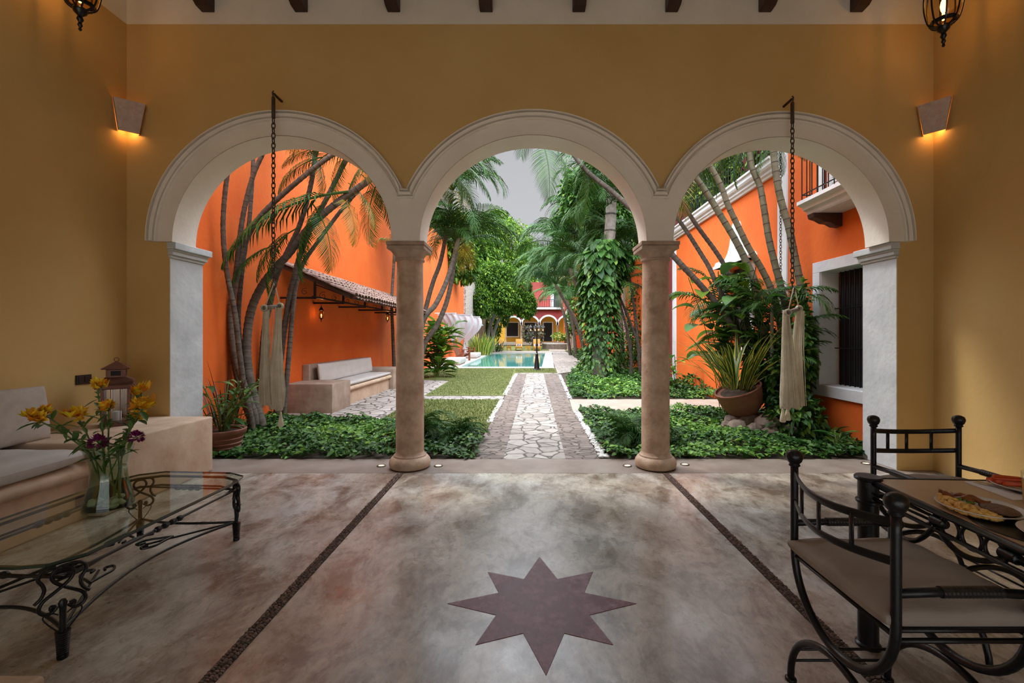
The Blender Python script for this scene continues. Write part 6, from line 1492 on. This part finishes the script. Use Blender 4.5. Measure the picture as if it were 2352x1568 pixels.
tree('hanging_vine', [B(1142, 735, 42, 10, 42), B(1128, 750, 43, 12, 36), B(1160, 720, 41, 10, 28)], 2600, .2, [leafD, leafB], .35, 'curtain of vines hanging left of the far gallery arches', (-3.2, 42.5, 0), [([(-3.2, 42.5, -.03), (-3.1, 42.5, 3.5)], .08)], seed=211, cat='vine')
# shrubs built of blades or broad leaves
def blade_plant(name, c, n, L, W_, seed, mats, lab, cat='plant', spread=.6, lean=0, edge=False, base_r=.12, droop=.5, seg=6, grp=None, tilt=None, sx=1.0):
    root = empty(name, c); rn = random.Random(seed); mb = MB()
    for k in range(n):
        a = rn.uniform(0, 6.283); q = rn.uniform(0, base_r); p = Vector((q*math.cos(a)*sx, q*math.sin(a), 0)); out = Vector((math.cos(a)*sx, math.sin(a), 0)); l = L*rn.uniform(.5, 1.1)
        t0 = rn.uniform(.05, spread); d = (out*math.sin(t0)+Vector((lean, 0, math.cos(t0)))).normalized(); s = d.cross(out); s = s.normalized() if s.length > .05 else Vector((-out.y, out.x, 0)); s = (s+Vector((0, 0, 0))).normalized(); dr = droop*rn.uniform(.3, 1.3)
        rows = []
        for i in range(seg+1):
            t = i/seg; wd = W_*.5*(1-.15*math.cos(t*3))*(1 if t < .55 else max(0.02, (1-t)/.45)**.7)*(.55+.45*min(1, t*4)); cc = p+d*(l*t)+out*(dr*l*t*t*.6)+Vector((0, 0, -dr*l*t**2.2*.8)); rows.append((cc, wd))
        n0 = len(mb.v)
        for cc, wd in rows:
            if edge: mb.v += [tuple(cc-s*wd+out*wd*.3), tuple(cc-s*wd*.62+out*wd*.1), tuple(cc), tuple(cc+s*wd*.62+out*wd*.1), tuple(cc+s*wd+out*wd*.3)]
            else: mb.v += [tuple(cc-s*wd+out*wd*.3), tuple(cc), tuple(cc+s*wd+out*wd*.3)]
        kk = 5 if edge else 3; mm = rn.randrange(len(mats)) if not edge else 0
        for i in range(seg):
            for j in range(kk-1):
                A_ = n0+i*kk+j; mb.f.append((A_, A_+1, A_+kk+1, A_+kk)); mb.m.append((1 if j in (0, kk-2) else 0) if edge else mm)
    mb.build('leaves', mats, root, smooth=True); tag(root, lab, cat, grp); return root
def broad_plant(name, c, stems, n, L, W_, seed, mats, lab, cat='plant', h=1.0, spread=.4, z0=.15, droop=.5, stemr=.01, sm=None, bias=(0, 0)):
    root = empty(name, c); rn = random.Random(seed); mb = MB(); st = MB()
    for s_ in range(stems):
        a = rn.uniform(0, 6.283); tip = Vector((spread*math.cos(a)*rn.random()+bias[0], spread*math.sin(a)*rn.random()+bias[1], h*rn.uniform(.75, 1.05))); path = smooth_path([Vector((tip.x*.1, tip.y*.1, 0)), Vector((tip.x*.45, tip.y*.45, tip.z*.55)), tip], 5); st.tube(path, stemr, 5)
        for k in range(n):
            t = z0+(1-z0)*(k+rn.random())/n; p = path[int(t*(len(path)-1))]; b = rn.uniform(0, 6.283); d = Vector((math.cos(b), math.sin(b), rn.uniform(.0, .9))); mb.mi = rn.randrange(len(mats)); l = L*rn.uniform(.6, 1.15)
            q = p+d.normalized()*l*.25; st.tube([p, q], stemr*.4, 4, cap=False); leafpts(mb, q, d, l, W_*l/L, droop=droop*rn.uniform(.4, 1.3), seg=5)
    mb.build('leaves', mats, root, smooth=True); st.build('stems', sm or stemg, root); tag(root, lab, cat); return root
o = blade_plant('sword_leaf_plant', (3.21, 6.83, .62), 74, 1.2, .056, 301, [snakeg, yleaf], 'yellow-edged sword-leaf plant filling the tilted round pot', spread=.68, edge=True, base_r=.25, droop=.42, lean=-.06)
broad_plant('potted_plant', (-3.78, 5.50, .24), 9, 8, .24, .062, 302, [potleaf, leafA], 'glossy lance-leaved plant in the ribbed terracotta pot', h=.62, spread=.42, droop=.45, bias=(.10, 0))
blade_plant('red_grass', (-4.02, 5.9, .0), 40, 1.15, .02, 303, [redleaf], 'wispy dark red-brown grass behind the white pier at the left', spread=.35, base_r=.14, droop=.25)
broad_plant('leafy_shrub', (-3.15, 15.4, 0), 16, 13, .62, .26, 304, [leafL, leafB, leafL, leafB], 'big-leaved bright shrub beyond the first column, by the near daybed', h=1.85, spread=.8, droop=.3, stemr=.012)
blade_plant('yellow_reeds', (-3.55, 33.5, 0), 420, 2.0, .042, 305, [yleaf, yleaf, leafB, leafA], 'tall yellow-green reeds at the far left side of the pool', spread=.45, base_r=.95, droop=.3)
blade_plant('dark_reeds', (-3.2, 41.0, 0), 110, 1.5, .07, 306, [leafA], 'dark strappy plants between the reeds and the first lounger', spread=.9, base_r=.9, droop=.4)
for i, (x, y, hh, lb) in enumerate(((-1.45, 5.95, .62, 'feathery light green plant straddling the first column at its left'), (-.95, 6.05, .50, 'feathery dark green plant just right of the first column foot'), (1.32, 5.85, .62, 'feathery dark green plant left of the second column foot'), (1.80, 6.0, .45, 'feathery dark plant right of the second column foot'))):
    r_ = empty('feather_plant', (x, y, 0)); rn = random.Random(400+i)
    for k in range(16): add_frond(r_, Vector((rn.uniform(-.06, .06), rn.uniform(-.06, .06), .02)), rn.uniform(0, 6.28), hh*rn.uniform(.75, 1.1), FS[k % 2], rn.uniform(-.25, .35), 0, rn)
    tag(r_, lb, 'plant', 'feathery plants in the near beds')
# understory at the right clump
def bush(name, blobs_, n, size, mats, split, lab, base, seed, wr=.62):
    return tree(name, blobs_, n, size, mats, split, lab, base, [([base, (base[0]+.1, base[1], 1.0), (base[0]-.1, base[1], 2.0)], .02)], seed=seed, cat='shrub')
bush('climbing_ivy', [B(1800, 880, 6.7, 42, 105, .28), B(1835, 800, 6.6, 30, 150, .2), B(1760, 830, 7.2, 45, 90, .3), B(1830, 960, 6.3, 60, 60, .3)], 3000, .10, [leafA, leafB], .25, 'dark climbing ivy around the foot of the right-hand palms', (3.95, 6.9, 0), 501)
broad_plant('climbing_monstera', (3.35, 7.5, .0), 13, 7, .42, .27, 502, [leafB, leafL, potleaf], 'large-leaved climbing plant over the thin stems before the window hood', h=2.55, spread=.75, z0=.42, droop=.5, stemr=.006, sm=leafA)
broad_plant('climbing_monstera', (3.62, 7.05, .0), 8, 7, .28, .17, 503, [leafB, leafA], 'large-leaved climber between the hammock and the sword-leaf plant', h=2.35, spread=.38, z0=.35, droop=.5, stemr=.006, sm=leafA)
r_ = empty('young_palm', (3.72, 6.75, 0)); rn = random.Random(600); mb = MB(); mb.tube([(0, 0, -.03), (0, 0, 1.9)], .025, 7); mb.build('stem', barkg, r_)
for k in range(26): add_frond(r_, Vector((rn.uniform(-.25, .25), rn.uniform(-.1, .1), rn.uniform(.7, 2.15))), rn.uniform(0, 6.28), rn.uniform(.6, .95), FS[k % 2], rn.uniform(-.4, .3), 0, rn)
tag(r_, 'young feathery palm fronds behind the right hammock', 'palm tree')
r_ = empty('young_palm', (3.5, 7.9, 0)); mb = MB(); mb.tube([(0, 0, -.03), (0, 0, 1.9)], .025, 7); mb.build('stem', barkg, r_)
for k in range(24): add_frond(r_, Vector((rn.uniform(-.35, .3), rn.uniform(-.15, .15), rn.uniform(1.2, 2.2))), rn.uniform(0, 6.28), rn.uniform(.7, 1.1), FS[k % 2], rn.uniform(-.5, .2), 0, rn)
tag(r_, 'young feathery palm fronds left of the sword-leaf plant, against the orange house', 'palm tree')
broad_plant('young_shrub', (3.9, 11.6, 0), 3, 6, .42, .16, 504, [leafB], 'young pale-leaved shrub just right of the second column, by the far ivy bed', h=.95, spread=.3, droop=.4)
broad_plant('young_shrub', (3.9, 5.6, 0), 3, 3, .22, .09, 505, [leafB, leafA], 'small broad-leaved shoot by the foot of the orange house near the white pier', h=.22, spread=.2, droop=.2)
bush('climbing_ivy', [B(1600, 880, 11.5, 30, 22, .4), B(1440, 800, 17, 30, 40, .5), B(1460, 740, 18, 22, 90, .5)], 1600, .13, [leafA, leafB], .2, 'dark ivy clinging low on the orange wing beside the second column', (3.9, 17, 0), 506)
